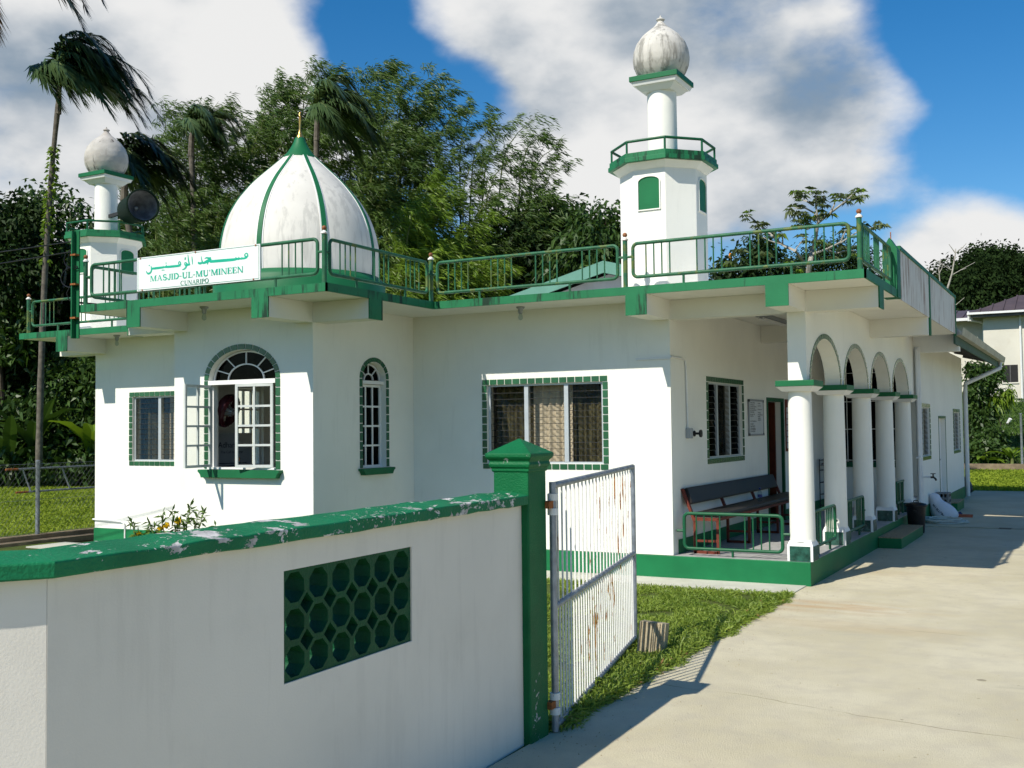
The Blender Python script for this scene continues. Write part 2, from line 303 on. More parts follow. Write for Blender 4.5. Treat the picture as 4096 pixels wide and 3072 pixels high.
# ------------------------------------------------------------------ mesh helpers
class Fr:
    """wall frame: u along the wall, w outwards, z up"""
    def __init__(s, o, u, w): s.o, s.u, s.w = Vector(o), Vector(u), Vector(w)
    def p(s, u, w, z): return s.o + s.u*u + s.w*w + Vector((0, 0, z))
FY = lambda y: Fr((0, y, 0), (1, 0, 0), (0, -1, 0))       # u = world X, faces -Y
FX = lambda x: Fr((x, 0, 0), (0, 1, 0), (1, 0, 0))        # u = world Y, faces +X
FXn = lambda x: Fr((x, 0, 0), (0, 1, 0), (-1, 0, 0))
class MB:
    def __init__(s): s.v, s.f, s.sm = [], [], False
    def add(s, vs, fs):
        o = len(s.v); s.v += [tuple(x) for x in vs]; s.f += [tuple(i+o for i in f) for f in fs]; return s
    def hexa(s, c): return s.add(c, [(0, 3, 2, 1), (4, 5, 6, 7), (0, 1, 5, 4), (1, 2, 6, 5), (2, 3, 7, 6), (3, 0, 4, 7)])
    def box(s, x0, x1, y0, y1, z0, z1):
        return s.hexa([(x0, y0, z0), (x1, y0, z0), (x1, y1, z0), (x0, y1, z0), (x0, y0, z1), (x1, y0, z1), (x1, y1, z1), (x0, y1, z1)])
    def fbox(s, F, u0, u1, w0, w1, z0, z1):
        return s.hexa([F.p(u0, w0, z0), F.p(u1, w0, z0), F.p(u1, w1, z0), F.p(u0, w1, z0), F.p(u0, w0, z1), F.p(u1, w0, z1), F.p(u1, w1, z1), F.p(u0, w1, z1)])
    def bar(s, a, b, w, h=None, up=(0, 0, 1)):
        a, b = Vector(a), Vector(b); d = (b-a).normalized(); h = w if h is None else h
        r = d.cross(Vector(up)); r = Vector((1, 0, 0)) if r.length < 1e-4 else r.normalized(); q = r.cross(d)
        r = r*w/2; q = q*h/2
        return s.hexa([a-r-q, a+r-q, a+r+q, a-r+q, b-r-q, b+r-q, b+r+q, b-r+q])
    def tube(s, pts, rad, n=8, cap=True, closed=False):
        pts = [Vector(p) for p in pts]; m = len(pts); rr = [rad]*m if isinstance(rad, (int, float)) else list(rad)
        rings = []; prev = None
        for i, p in enumerate(pts):
            if closed: d = (pts[(i+1) % m]-pts[i-1]).normalized()
            else: d = (pts[min(i+1, m-1)]-pts[max(i-1, 0)]).normalized()
            if prev is None:
                a = Vector((0, 0, 1)) if abs(d.z) < .9 else Vector((1, 0, 0)); u = d.cross(a).normalized()
            else:
                u = (prev - d*prev.dot(d)); u = u.normalized() if u.length > 1e-5 else d.orthogonal().normalized()
            prev = u; w = d.cross(u)
            rings.append([p + (u*math.cos(2*PI*k/n)+w*math.sin(2*PI*k/n))*rr[i] for k in range(n)])
        vs = [v for r in rings for v in r]; fs = []
        for i in range(m if closed else m-1):
            j = (i+1) % m
            for k in range(n): fs.append((i*n+k, i*n+(k+1) % n, j*n+(k+1) % n, j*n+k))
        if cap and not closed: fs += [tuple(range(n-1, -1, -1)), tuple((m-1)*n+k for k in range(n))]
        s.sm = True
        return s.add(vs, fs)
    def lathe(s, c, prof, n=32, axis=None, cap=True):
        c = Vector(c); ax = Vector((0, 0, 1)) if axis is None else Vector(axis).normalized()
        u = ax.orthogonal().normalized() if axis is not None else Vector((1, 0, 0)); w = ax.cross(u)
        vs = [c + ax*z + (u*math.cos(2*PI*k/n)+w*math.sin(2*PI*k/n))*r for (r, z) in prof for k in range(n)]; m = len(prof)
        fs = [(i*n+k, i*n+(k+1) % n, (i+1)*n+(k+1) % n, (i+1)*n+k) for i in range(m-1) for k in range(n)]
        if cap: fs += [tuple(range(n-1, -1, -1)), tuple((m-1)*n+k for k in range(n))]
        s.sm = True
        return s.add(vs, fs)
    def ext(s, F, outer, holes, w0, w1):
        """polygon (u,z) with holes, extruded between w0 and w1 of frame F"""
        loops = [list(outer)] + [list(h) for h in holes]; tri = tessellate_polygon([[Vector((a, b, 0)) for a, b in l] for l in loops])
        flat = [q for l in loops for q in l]; n = len(flat)
        vs = [F.p(a, w1, b) for a, b in flat] + [F.p(a, w0, b) for a, b in flat]
        fs = [tuple(t) for t in tri] + [tuple(i+n for i in reversed(t)) for t in tri]; o = 0
        for l in loops:
            for i in range(len(l)):
                j = (i+1) % len(l); fs.append((o+i, o+j, o+j+n, o+i+n))
            o += len(l)
        return s.add(vs, fs)
    def obj(s, name, mat, parent=None, bevel=0, smooth=None, fix=True):
        me = bpy.data.meshes.new(name); off = worg(parent)
        me.from_pydata([(a-off.x, b-off.y, c-off.z) for a, b, c in s.v], [], s.f)
        if fix:
            import bmesh
            bm = bmesh.new(); bm.from_mesh(me); bmesh.ops.recalc_face_normals(bm, faces=bm.faces); bm.to_mesh(me); bm.free()
        me.materials.append(MATS[mat])
        o = bpy.data.objects.new(name, me); COL.objects.link(o)
        if parent is not None: o.parent = parent
        if s.sm if smooth is None else smooth:
            me.shade_smooth(); me.set_sharp_from_angle(angle=R(38))
        if bevel:
            m = o.modifiers.new('bevel', 'BEVEL'); m.width = bevel; m.segments = 2; m.limit_method = 'ANGLE'; m.angle_limit = R(40)
        return o
ORG = {}
def worg(o):
    if o is None: return Vector((0, 0, 0))
    return ORG.get(o.name, Vector((0, 0, 0))) if o.parent is None else worg(o.parent)
def thing(name, loc, label, cat, group=None):
    o = bpy.data.objects.new(name, None); COL.objects.link(o); o.location = loc; o.empty_display_size = .2
    ORG[o.name] = Vector(loc); o['label'] = label; o['category'] = cat
    if group: o['group'] = group
    return o
def tag(o, label, cat, group=None, kind=None):
    o['label'] = label
    if cat: o['category'] = cat
    if group: o['group'] = group
    if kind: o['kind'] = kind
    return o
def struct(o): o['kind'] = 'structure'; return o
UNITM = {}
def unit(mat):
    if mat not in UNITM:
        m = MB().box(-.5, .5, -.5, .5, -.5, .5); me = bpy.data.meshes.new('unit_'+mat); me.from_pydata(m.v, [], m.f); me.materials.append(MATS[mat]); UNITM[mat] = me
    return UNITM[mat]
def ubox(name, mat, parent, F, u0, u1, w0, w1, z0, z1):
    """a box piece that shares one unit mesh"""
    o = bpy.data.objects.new(name, unit(mat)); COL.objects.link(o); o.parent = parent
    a, b = F.p(u0, w0, z0), F.p(u1, w1, z1); o.location = (a+b)/2 - worg(parent); o.scale = [max(abs(x), 1e-4) for x in (b-a)]
    return o
def quads_mesh(name, V, nper, mat, parent=None, faces=None):
    """V: (N, nper, 3) numpy; one polygon of nper corners each, or shared topology faces"""
    N = V.shape[0]; off = np.array(worg(parent)); co = (V - off).reshape(-1, 3).astype(np.float32)
    me = bpy.data.meshes.new(name); me.vertices.add(len(co)); me.vertices.foreach_set('co', co.ravel())
    if faces is None: faces = [tuple(range(nper))]
    idx = np.concatenate([np.array(f) for f in faces]); cnt = np.array([len(f) for f in faces])
    loops = (np.arange(N)[:, None]*nper + idx[None, :]).ravel().astype(np.int32); cnts = np.tile(cnt, N)
    me.loops.add(len(loops)); me.loops.foreach_set('vertex_index', loops); me.polygons.add(len(cnts))
    me.polygons.foreach_set('loop_start', np.concatenate([[0], np.cumsum(cnts)[:-1]]).astype(np.int32)); me.update(calc_edges=True)
    me.materials.append(MATS[mat]); o = bpy.data.objects.new(name, me); COL.objects.link(o)
    if parent is not None: o.parent = parent
    return o
def nrm(a): return a/np.maximum(np.linalg.norm(a, axis=-1, keepdims=True), 1e-9)
def leaf_quads(P, D, L, W, droop=.25, rng=RNG):
    """kite shaped leaves at P along D"""
    N = len(P); D = nrm(D); rnd = rng.normal(size=(N, 3)); S = nrm(np.cross(D, rnd)); Nn = np.cross(S, D)
    L = np.broadcast_to(np.asarray(L, float), (N,))[:, None]; W = np.broadcast_to(np.asarray(W, float), (N,))[:, None]
    mid = P + D*L*.42 + Nn*L*.06; tip = P + D*L + np.array([0, 0, -1])*L*droop
    return np.stack([P, mid - S*W/2, tip, mid + S*W/2], axis=1)
# ------------------------------------------------------------------ ground, drive, lawn
def sheet(name, mat, x0, x1, y0, y1, z, th=.03):
    return struct(MB().box(x0, x1, y0, y1, z-th, z).obj(name, mat))
sheet('ground', 'forest_floor', -420, 420, -120, 700, -.06)
sheet('lawn', 'lawn_soil', -14.6, -2.745, 2.0, 11.7, -.012)
sheet('side_lawn', 'lawn_far', -60, -15.02, -6, 60, -.02)
sheet('rear_lawn', 'lawn_far', -15.0, 30, 29.75, 42.9, -.016)
dr = MB()
for (y0, y1) in ((-20, 19.06), (19.26, 29.7)): dr.box(-2.735, 14, y0, y1, -.12, 0)
drv = struct(dr.obj('driveway', 'drive_concrete'))
MB().box(-2.735, 14, 19.0, 19.3, -.2, -.125).obj('drain_channel', 'painted_dark', drv)  # channel coloured dark, so the shade down in the drain is painted
MB().box(-1.42, -1.24, 19.05, 19.27, -.004, .006).obj('drain_cover', 'kerb_concrete', drv)
MB().box(-14.2, -2.738, 10.92, 11.62, -.05, .008).obj('apron', 'apron_concrete').__setitem__('kind', 'structure')

# ------------------------------------------------------------------ the mosque
ZF, ZB, ZS, ZT = .256, 2.91, 3.132, 3.218          # floor, beam underside, soffit, slab top
YW, YS = 11.6, 10.877                              # wing wall, slab edge
XBL, XBR, YB, YSB = -9.785, -7.675, 9.575, 8.835   # projecting bay
mosque = thing('mosque', (-8.1, 15, 0), 'white single storey mosque with green eaves, tiled windows and an arcaded side verandah', 'mosque')
Fw, Fb, Fr_b, Fv, Fs = FY(YW), FY(YB), FX(XBR), FX(-4.21), FX(-2.69)

def rect(u0, u1, z0, z1): return [(u0, z0), (u1, z0), (u1, z1), (u0, z1)]
def arch_poly(uc, hw, z0, zs, rise, n=20):
    return [(uc-hw, z0), (uc+hw, z0)] + [(uc+hw*math.cos(a), zs+rise*math.sin(a)) for a in [PI*i/n for i in range(n+1)]]
TH = .16
WR = (-6.595, -5.045, 1.275, 2.235); WL = (-12.712, -11.162, 1.275, 2.235)
ARC = (-8.72, .51, 1.262, 2.305, .345); NAR = (10.743, .242, 1.245, 2.315, .205); NARL = (10.743, .242, 1.245, 2.315, .205)
def wall(name, F, outer, holes, mat='white_wall', th=TH):
    return MB().ext(F, outer, holes, -th, 0).obj(name, mat, mosque)
wall('front_wall', Fw, rect(XBR, -4.21, ZF, ZS), [rect(*WR)])
wall('front_wall', Fw, rect(-13.51, XBL, ZF, ZS), [rect(*WL)])
wall('bay_wall', Fb, rect(XBL, XBR, ZF, ZS), [arch_poly(*ARC)])
wall('bay_wall', Fr_b, rect(YB+TH, YW-.001, ZF, ZS), [arch_poly(*NAR)])
wall('bay_wall', FXn(XBL), rect(YB+TH, YW-.001, ZF, ZS), [arch_poly(*NARL)])
WV = (12.935, 14.395, 1.30, 2.25); DV = (15.68, 16.55, ZF, 2.06)
wall('verandah_wall', Fv, [(YW+TH, ZF), (DV[0], ZF), (DV[0], DV[3]), (DV[1], DV[3]), (DV[1], ZF), (19.5, ZF), (19.5, ZS), (YW+TH, ZS)], [rect(*WV)])
wall('side_wall', FXn(-13.51), rect(YW+TH, 19.5, ZF, ZS), [])
EW = (-4.14, -2.98, 1.05, 2.95)
wall('end_wall', FY(19.5), rect(-4.21, -2.69, ZF, ZS), [rect(*EW)])
RW1, RW2, RD = (19.98, 21.22, 1.12, 2.0), (25.02, 26.2, 1.12, 1.95), (22.5, 23.55, .26, 1.80)
wall('rear_wall', Fs, rect(19.5+TH, 26.9, ZF, 3.2), [rect(*RW1), rect(*RW2), rect(*RD)])
wall('rear_wall', FXn(-13.51), rect(19.5+TH, 26.9, ZF, 3.2), [])
wall('rear_wall', Fr((0, 26.9, 0), (1, 0, 0), (0, 1, 0)), rect(-13.5, -2.7, ZF, 3.2), [])
MB().box(-13.35, -4.37, 11.75, 26.7, ZF-.02, ZF).obj('floor', 'floor_tile', mosque)
MB().box(XBL+.16, XBR-.16, YB+.17, 11.75, ZF-.02, ZF).obj('floor', 'floor_tile', mosque)
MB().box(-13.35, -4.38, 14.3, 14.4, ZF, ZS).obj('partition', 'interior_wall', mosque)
# plinth, painted green, a step proud of the walls
pl = MB()
pl.box(XBR+.012, -2.685, YW-.012, 19.5, -.05, ZF-.004); pl.box(-13.522, XBL-.012, YW-.012, 19.5, -.05, ZF-.004); pl.box(XBL-.012, XBR+.012, YB-.012, 19.49, -.05, ZF-.0042)
pl.box(-13.522, -2.678, 19.5, 26.91, -.05, ZF-.004)
pl.obj('plinth', 'green_plinth', mosque, bevel=.006)
MB().box(-4.21, -2.69, YW+.01, 19.5, ZF-.05, ZF).obj('verandah_floor', 'floor_tile', mosque)
MB().box(-4.21, -4.198, YW+.17, DV[0]-.06, ZF, ZF+.16).obj('skirting', 'green_plinth', mosque)
MB().box(-4.21, -4.198, DV[1]+.06, 19.5, ZF, ZF+.16).obj('skirting', 'green_plinth', mosque)
# roof slab and its painted edge
slab = [(-14.33, YS), (-10.6, YS), (-10.6, YSB), (-6.9, YSB), (-6.9, YS), (-1.925, YS), (-1.925, 18.6), (-14.33, 18.6)]
def prism(poly, z0, z1):
    m = MB(); n = len(poly); tri = tessellate_polygon([[Vector((x, y, 0)) for x, y in poly]])
    m.add([(x, y, z0) for x, y in poly]+[(x, y, z1) for x, y in poly], [tuple(t) for t in tri]+[tuple(i+n for i in t) for t in tri]+[(i, (i+1) % n, (i+1) % n+n, i+n) for i in range(n)]); return m
ins = [(-14.31, YS+.02), (-10.58, YS+.02), (-10.58, YSB+.02), (-6.92, YSB+.02), (-6.92, YS+.02), (-1.945, YS+.02), (-1.945, 18.6), (-14.31, 18.6)]
prism(ins, ZS, ZT-.004).obj('roof_slab', 'soffit_paint', mosque)
fa = MB()
def fstrip(a, b, nx, ny):
    t = .02; (x0, y0), (x1, y1) = a, b; q = [(x0, y0), (x1, y1), (x1-nx*t, y1-ny*t), (x0-nx*t, y0-ny*t)]
    return MB().hexa([(x, y, ZS-.003) for x, y in q]+[(x, y, ZT) for x, y in q])
for i, (nx, ny) in enumerate([(0, -1), (-1, 0), (0, -1), (1, 0), (0, -1), (1, 0)]):
    a, b = slab[i], slab[i+1]
    if i in (0, 2, 4): a = (a[0]+(.0 if i else 0), a[1])
    if i == 5: b = (b[0], 12.75)
    fstrip(a, b, nx, ny).obj('fascia', 'green_fascia', mosque)
fstrip((-14.33, 18.6), (-14.33, YS+.02), -1, 0).obj('fascia', 'green_fascia', mosque)
# cantilever brackets with green end blocks
def bracket(F, u0, u1, w1, end=True):
    b = MB().fbox(F, u0, u1, -.02, w1-.012, ZB, ZS-.001).obj('bracket', 'soffit_paint', mosque)
    MB().fbox(F, u0-.002, u1+.002, w1-.012, w1+.003, ZB-.004, ZS-.003).obj('end_block', 'green_fascia', b)
dW = YW-YS
for (u0, u1) in ((-4.445, -4.207), (-2.915, -2.685), (-13.505, -13.277)): bracket(Fw, u0, u1, dW)
for (u0, u1) in ((-7.905, -7.677), (-9.783, -9.571)): bracket(Fb, u0, u1, YB-YSB)
bracket(Fr_b, 9.577, 9.82, .775); bracket(FXn(XBL), 9.577, 9.82, .8)
bracket(Fs, 11.602, 11.85, .765); bracket(FXn(-13.51), 11.602, 11.85, .82)
MB().fbox(Fs, 15.35, 15.55, -.02, .752, ZB-.02, ZS-.001).obj('bracket', 'soffit_paint', mosque)
MB().fbox(Fs, 19.38, 19.62, -.02, .72, ZB, ZS+.06).obj('bracket', 'white_wall', mosque)
# beams over the verandah
MB().box(-4.208, -2.90, YW+.001, YW+.2, ZB, ZS-.002).obj('beam', 'soffit_paint', mosque)
MB().box(-4.208, -2.86, 15.4, 15.58, ZB-.02, ZS-.002).obj('beam', 'soffit_paint', mosque)
# arcade
ACY = [12.56, 14.345, 16.13, 17.915]; AHW, ZSP, ARISE = .765, 2.178, .50
o_ = [(11.602, ZSP)]
for yc in ACY: o_ += [(yc-AHW*math.cos(a), ZSP+ARISE*math.sin(a)) for a in [PI*i/22 for i in range(23)]]
o_ += [(19.5, ZSP), (19.5, ZS-.003), (11.602, ZS-.003)]
arc = MB().ext(FX(-2.687), o_, [], -.18, 0).obj('arcade', 'white_wall', mosque)
for yc in ACY:
    nt = 22
    for i in range(nt):
        a0, a1 = PI*(i+.07)/nt, PI*(i+.93)/nt; q = []
        for (h, rz) in ((AHW+.002, ARISE+.002), (AHW+.066, ARISE+.058)):
            seg = [(yc-h*math.cos(a), ZSP+rz*math.sin(a)) for a in ((a0, a1) if h < AHW+.01 else (a1, a0))]; q += seg
        MB().ext(FX(-2.687), q, [], -.002, .007).obj('tile', 'tile_green', arc)
ACX = [11.745, 13.455, 15.24, 17.025, 18.82]
for k, yc in enumerate(ACX):
    cx = -2.80
    sh = MB().lathe((cx, yc+.0, ZF), [(.134, .205), (.1325, .5), (.13, 1.0), (.123, 1.84)], 40).obj('column', 'white_wall', mosque)
    hw = .135
    bs = MB().box(cx-hw, cx+hw, yc-hw, yc+hw, ZF, ZF+.165)
    bs.hexa([(cx-hw, yc-hw, ZF+.165), (cx+hw, yc-hw, ZF+.165), (cx+hw, yc+hw, ZF+.165), (cx-hw, yc+hw, ZF+.165), (cx-.115, yc-.115, ZF+.215), (cx+.115, yc-.115, ZF+.215), (cx+.115, yc+.115, ZF+.215), (cx-.115, yc+.115, ZF+.215)])
    bs.obj('base', 'white_trim', sh)
    for F, uc in ((FY(yc-hw), cx), (FX(cx+hw), yc)): ubox('base_tile', 'tile_marble', sh, F, uc-.108, uc+.108, -.001, .008, ZF+.005, ZF+.158)
    MB().box(cx-.205, cx+.205, yc-.225, yc+.225, 2.115, 2.178).obj('capital', 'green_paint', sh, bevel=.004)
    MB().hexa([(cx-.15, yc-.16, 2.062), (cx+.15, yc-.16, 2.062), (cx+.15, yc+.16, 2.062), (cx-.15, yc+.16, 2.062), (cx-.20, yc-.22, 2.113), (cx+.20, yc-.22, 2.113), (cx+.20, yc+.22, 2.113), (cx-.20, yc+.22, 2.113)]).obj('capital_moulding', 'white_trim', sh)
# corner pillar above the first capital
MB().box(-2.885, -2.6875, 11.6005, 11.79, 2.179, ZS-.004).obj('pillar', 'white_wall', mosque)
# steps
for (x1, y0, y1, h) in ((-2.375, 15.57, 17.65, .15), (-2.39, 22.52, 23.7, .17)):
    st = MB().box(-2.68, x1, y0, y1, -.01, h-.012).obj('step', 'green_plinth', mosque, bevel=.005)
    MB().box(-2.68, x1+.004, y0-.004, y1+.004, h-.012, h).obj('step_top', 'pebble_top', st)
# side parapet
par = MB().box(-1.944, -1.926, 12.98, 18.6, ZS-.004, ZT).box(-2.045, -1.926, 12.98, 18.6, ZT, 3.70).obj('parapet', 'parapet_white', mosque)
MB().box(-2.06, -1.912, 12.98, 18.6, 3.70, 3.745).obj('parapet_coping', 'green_paint', par)
for (y0, y1, zb, zt) in ((12.75, 12.98, ZS-.002, 3.68), (15.45, 15.55, 2.89, 3.72), (18.52, 18.6, ZS-.03, 3.72)):
    m = MB().box(-2.075 if y0 < 13 else -1.95, -1.915, y0, y1, zb, zt)
    if y0 < 13: m.hexa([(-2.075, y0, zt), (-1.915, y0, zt), (-1.915, y1, zt), (-2.075, y1, zt), (-1.997, y0, zt+.13), (-1.993, y0, zt+.13), (-1.993, y1, zt+.13), (-1.997, y1, zt+.13)])
    m.obj('parapet_pier', 'green_paint', par)
MB().tube([(-1.995, 12.86, 3.80), (-1.995, 12.86, 3.89)], .006, 6).obj('reinforcing_rod', 'rust', par)
# rear block gable roof
rf = MB()
for sx in (-1, 1):
    xe = -8.1+sx*6.15; t = .05
    a = [(-8.1, 18.75, 4.80), (xe, 18.75, 3.20), (xe, 28.1, 3.20), (-8.1, 28.1, 4.80)]
    rf.hexa([(x, y, z-t) for x, y, z in a]+a)
rfo = rf.obj('rear_roof', 'roof_underside', mosque)
for sx in (-1, 1):
    xe = -8.1+sx*5.3; k_ = (4.845-3.22)/6.2*5.3
    b = [(-8.1, 18.73, 4.62), (xe, 18.73, 4.62-k_), (xe, 18.73, 4.845-k_), (-8.1, 18.73, 4.845)]
    MB().add(b+[(x, y+.03, z) for x, y, z in b], [(0, 1, 2, 3), (7, 6, 5, 4), (0, 4, 5, 1), (1, 5, 6, 2), (2, 6, 7, 3), (3, 7, 4, 0)]).obj('barge_board', 'teal_metal', rfo)
MB().add([(-13.4, 19.0, 3.22), (-2.8, 19.0, 3.22), (-8.1, 19.0, 4.62), (-13.4, 19.1, 3.22), (-2.8, 19.1, 3.22), (-8.1, 19.1, 4.62)], [(0, 1, 2), (3, 5, 4), (0, 3, 4, 1), (1, 4, 5, 2), (2, 5, 3, 0)]).obj('gable_wall', 'grey_paint', mosque)
MB().box(-1.985, -1.955, 18.78, 28.1, 2.99, 3.16).obj('eaves_board', 'fascia_dull_green', rfo)
gt = MB().ext(Fr((0, 18.8, 0), (1, 0, 0), (0, -1, 0)), [(-1.953, 3.13), (-1.86, 3.13), (-1.835, 3.25), (-1.845, 3.25), (-1.868, 3.14), (-1.945, 3.14), (-1.945, 3.25), (-1.953, 3.25)], [], -9.35, 0)
gt.obj('gutter', 'gutter_cream', rfo)
for yy in (20.2, 21.9, 23.6, 25.3, 27.0): MB().bar((-2.66, yy, 3.26), (-1.99, yy, 3.10), .05, .08).obj('rafter', 'roof_underside', rfo)
for xx in (-2.45, -2.15): MB().bar((xx, 18.8, 3.20+(-1.95-xx)*.26), (xx, 28.0, 3.20+(-1.95-xx)*.26), .05, .05).obj('purlin', 'roof_underside', rfo)
dp = MB(); dp.tube([(-1.92, 27.6, 3.12), (-1.92, 27.55, 2.98), (-2.62, 26.99, 2.62), (-2.63, 26.97, 2.4), (-2.63, 26.97, .03)], .05, 10); dp.obj('downpipe', 'pvc_white', mosque)
for (yy, z0, z1, r) in ((19.30, .25, 2.95, .025), (19.40, ZF, 3.0, .05)): MB().tube([(-2.63, yy, z0), (-2.63, yy, z1)], r, 10).obj('downpipe', 'pvc_white', mosque)
MB().box(-2.66, -2.60, 19.2, 19.48, 1.12, 1.15).obj('pipe_clip', 'pvc_white', mosque)

# ------------------------------------------------------------------ windows
def rect_tiles(par, F, u0, u1, z0, z1, tw=.066, n_top=16, n_side=10, g=.012):
    """tile surround outside the opening u0..u1 z0..z1"""
    U0, U1, Z0, Z1 = u0-tw, u1+tw, z0-tw, z1+tw; p = (U1-U0)/n_top
    for i in range(n_top):
        for (za, zb) in ((Z0, z0-.004), (z1+.004, Z1)): ubox('tile', 'tile_green', par, F, U0+i*p+g/2, U0+(i+1)*p-g/2, -.002, .008, za, zb)
    p = (z1-z0)/n_side
    for i in range(n_side):
        for (ua, ub) in ((U0, u0-.004), (u1+.004, U1)): ubox('tile', 'tile_green', par, F, ua, ub, -.002, .008, z0+i*p+g/2, z0+(i+1)*p-g/2)
def curtain(par, F, u0, u1, z0, z1, w, mat, amp=.022, waves=7, ph=0):
    n = 70; m = MB(); vs = []
    for z in (z0, (z0+z1)/2, z1):
        for i in range(n+1):
            u = u0+(u1-u0)*i/n; k = 1 if z != z1 else .6
            vs.append(F.p(u, w+amp*k*math.sin(2*PI*waves*i/n+ph+.9*math.sin(i*.11+ph))+.006*math.sin(i*1.3), z))
    fs = [(r*(n+1)+i, r*(n+1)+i+1, (r+1)*(n+1)+i+1, (r+1)*(n+1)+i) for r in range(2) for i in range(n)]
    m.add(vs, fs); m.sm = True; return m.obj('curtain', mat, par, fix=False)
def louvre_window(F, o, mull, curts, pitch=.074, tilts=None, tiles=(16, 10), blade='glass_louvre', name='louvre_window'):
    u0, u1, z0, z1 = o
    fr = MB(); d0, d1 = -.085, -.035; t = .03
    fr.fbox(F, u0, u0+t, d0, d1, z0, z1).fbox(F, u1-t, u1, d0, d1, z0, z1).fbox(F, u0+t, u1-t, d0, d1, z0, z0+.022).fbox(F, u0+t, u1-t, d0, d1, z1-.022, z1)
    win = fr.obj(name, 'aluminium', mosque)
    for m in mull: ubox('mullion', 'aluminium', win, F, m-.027, m+.027, d0-.002, d1+.004, z0+.022, z1-.022)
    edges = [u0+t] + [x for m in mull for x in (m-.027, m+.027)] + [u1-t]
    nb = int((z1-z0-.044)/pitch)
    for k in range(len(edges)//2):
        a, b = edges[2*k]+.004, edges[2*k+1]-.004; tl = tilts[k] if tilts else .14; bm_ = 'glass_dark' if tilts and tl < .5 else blade  # closed blades tinted dark, standing in for the unlit room behind
        for i in range(nb):
            zc = z0+.024+(i+.5)*(z1-z0-.048)/nb; h = (z1-z0-.048)/nb*.54 if tl < .5 else .052
            cs, sn = math.cos(tl)*h, math.sin(tl)*h; wc = -.06
            q = [F.p(a, wc+sn, zc-cs), F.p(b, wc+sn, zc-cs), F.p(b, wc-sn, zc+cs), F.p(a, wc-sn, zc+cs)]; nv = (F.w*math.cos(tl)+Vector((0, 0, 1))*math.sin(tl))*.0025
            MB().hexa([p-nv for p in q]+[p+nv for p in q]).obj('louvre_blade', bm_, win, fix=False)
            if tl < .5: ubox('blade_edge', 'dark_metal', win, F, a, b, wc+sn+.003, wc+sn+.006, zc-cs-.003, zc-cs+.0035)
        if curts and curts[k]: curtain(win, F, a-.03, b+.03, z0-.03, z1+.03, -.24, curts[k], .024, 5 if k else 6, k*1.7)
    if tiles: rect_tiles(win, F, u0, u1, z0, z1, n_top=tiles[0], n_side=tiles[1])
    return win
louvre_window(Fw, WR, (-6.066, -5.532), ('curtain_olive', 'curtain_beige', 'curtain_olive'))
louvre_window(Fw, WL, (-12.183, -11.65), ('curtain_olive', 'curtain_beige', 'curtain_olive'))
louvre_window(Fv, WV, (13.40, 13.93), (None, None, 'curtain_dark'), tilts=(.15, .75, .15), tiles=(16, 8), blade='glass_louvre')
for o in (RW1, RW2): 
    w = louvre_window(Fs, o, ((o[0]+o[1])/2,), None, pitch=.085, tilts=(.7, .7), tiles=None)
    rect_tiles(w, Fs, *o, n_top=12, n_side=9)
for w, F, o in ((.0, Fs, RW1), (0, Fs, RW2)): pass
# verandah end window with its grille
gw = MB().fbox(FY(19.5), EW[0]-.05, EW[1]+.05, -.01, .03, EW[2]-.09, EW[2]).obj('grille_window', 'green_rail_dark', mosque)
MB().box(-13.5, -2.692, 18.6, 19.5, ZS, ZT-.004).obj('roof_slab', 'soffit_paint', mosque)
ubox('pane', 'glass_dark', gw, FY(19.5), EW[0], EW[1], -.09, -.084, EW[2], EW[3])
for u in np.linspace(EW[0]+.12, EW[1]-.12, 6): ubox('grille_bar', 'white_trim', gw, FY(19.5), u-.006, u+.006, -.03, -.018, EW[2], EW[3])
for z in (1.08, 1.62, 2.1, 2.6): ubox('grille_bar', 'white_trim', gw, FY(19.5), EW[0], EW[1], -.018, -.008, z-.006, z+.006)

def arch_ring(par, F, uc, hw, z0, zs, rise, tw, nt, ns, g=.012):
    for i in range(nt):
        a0, a1 = PI*(i+.06)/nt, PI*(i+.94)/nt; am = (a0+a1)/2
        q = [(uc+(hw+.004)*math.cos(a), zs+(rise+.004)*math.sin(a)) for a in (a0, am, a1)] + [(uc+(hw+tw)*math.cos(a), zs+(rise+tw)*math.sin(a)) for a in (a1, am, a0)]
        MB().ext(F, q, [], -.002, .008).obj('tile', 'tile_green', par)
    p = (zs-z0)/ns
    for i in range(ns):
        for (ua, ub) in ((uc-hw-tw, uc-hw-.004), (uc+hw+.004, uc+hw+tw)): ubox('tile', 'tile_green', par, F, ua, ub, -.002, .008, z0+i*p+g/2, z0+(i+1)*p-g/2)
def sill(par, F, u0, u1, z0, z1, pr=.075):
    h = z1-z0; e = .045
    q = [(u0, z1), (u0, z1-h*.3), (u0+e*.45, z1-h*.42), (u0+e*.75, z1-h*.62), (u0+e, z0+h*.15), (u0+e, z0)]
    poly = q + [(u0+u1-a, b) for a, b in reversed(q)]
    MB().ext(F, poly, [], -.002, pr).obj('sill', 'green_paint', par, bevel=.003)
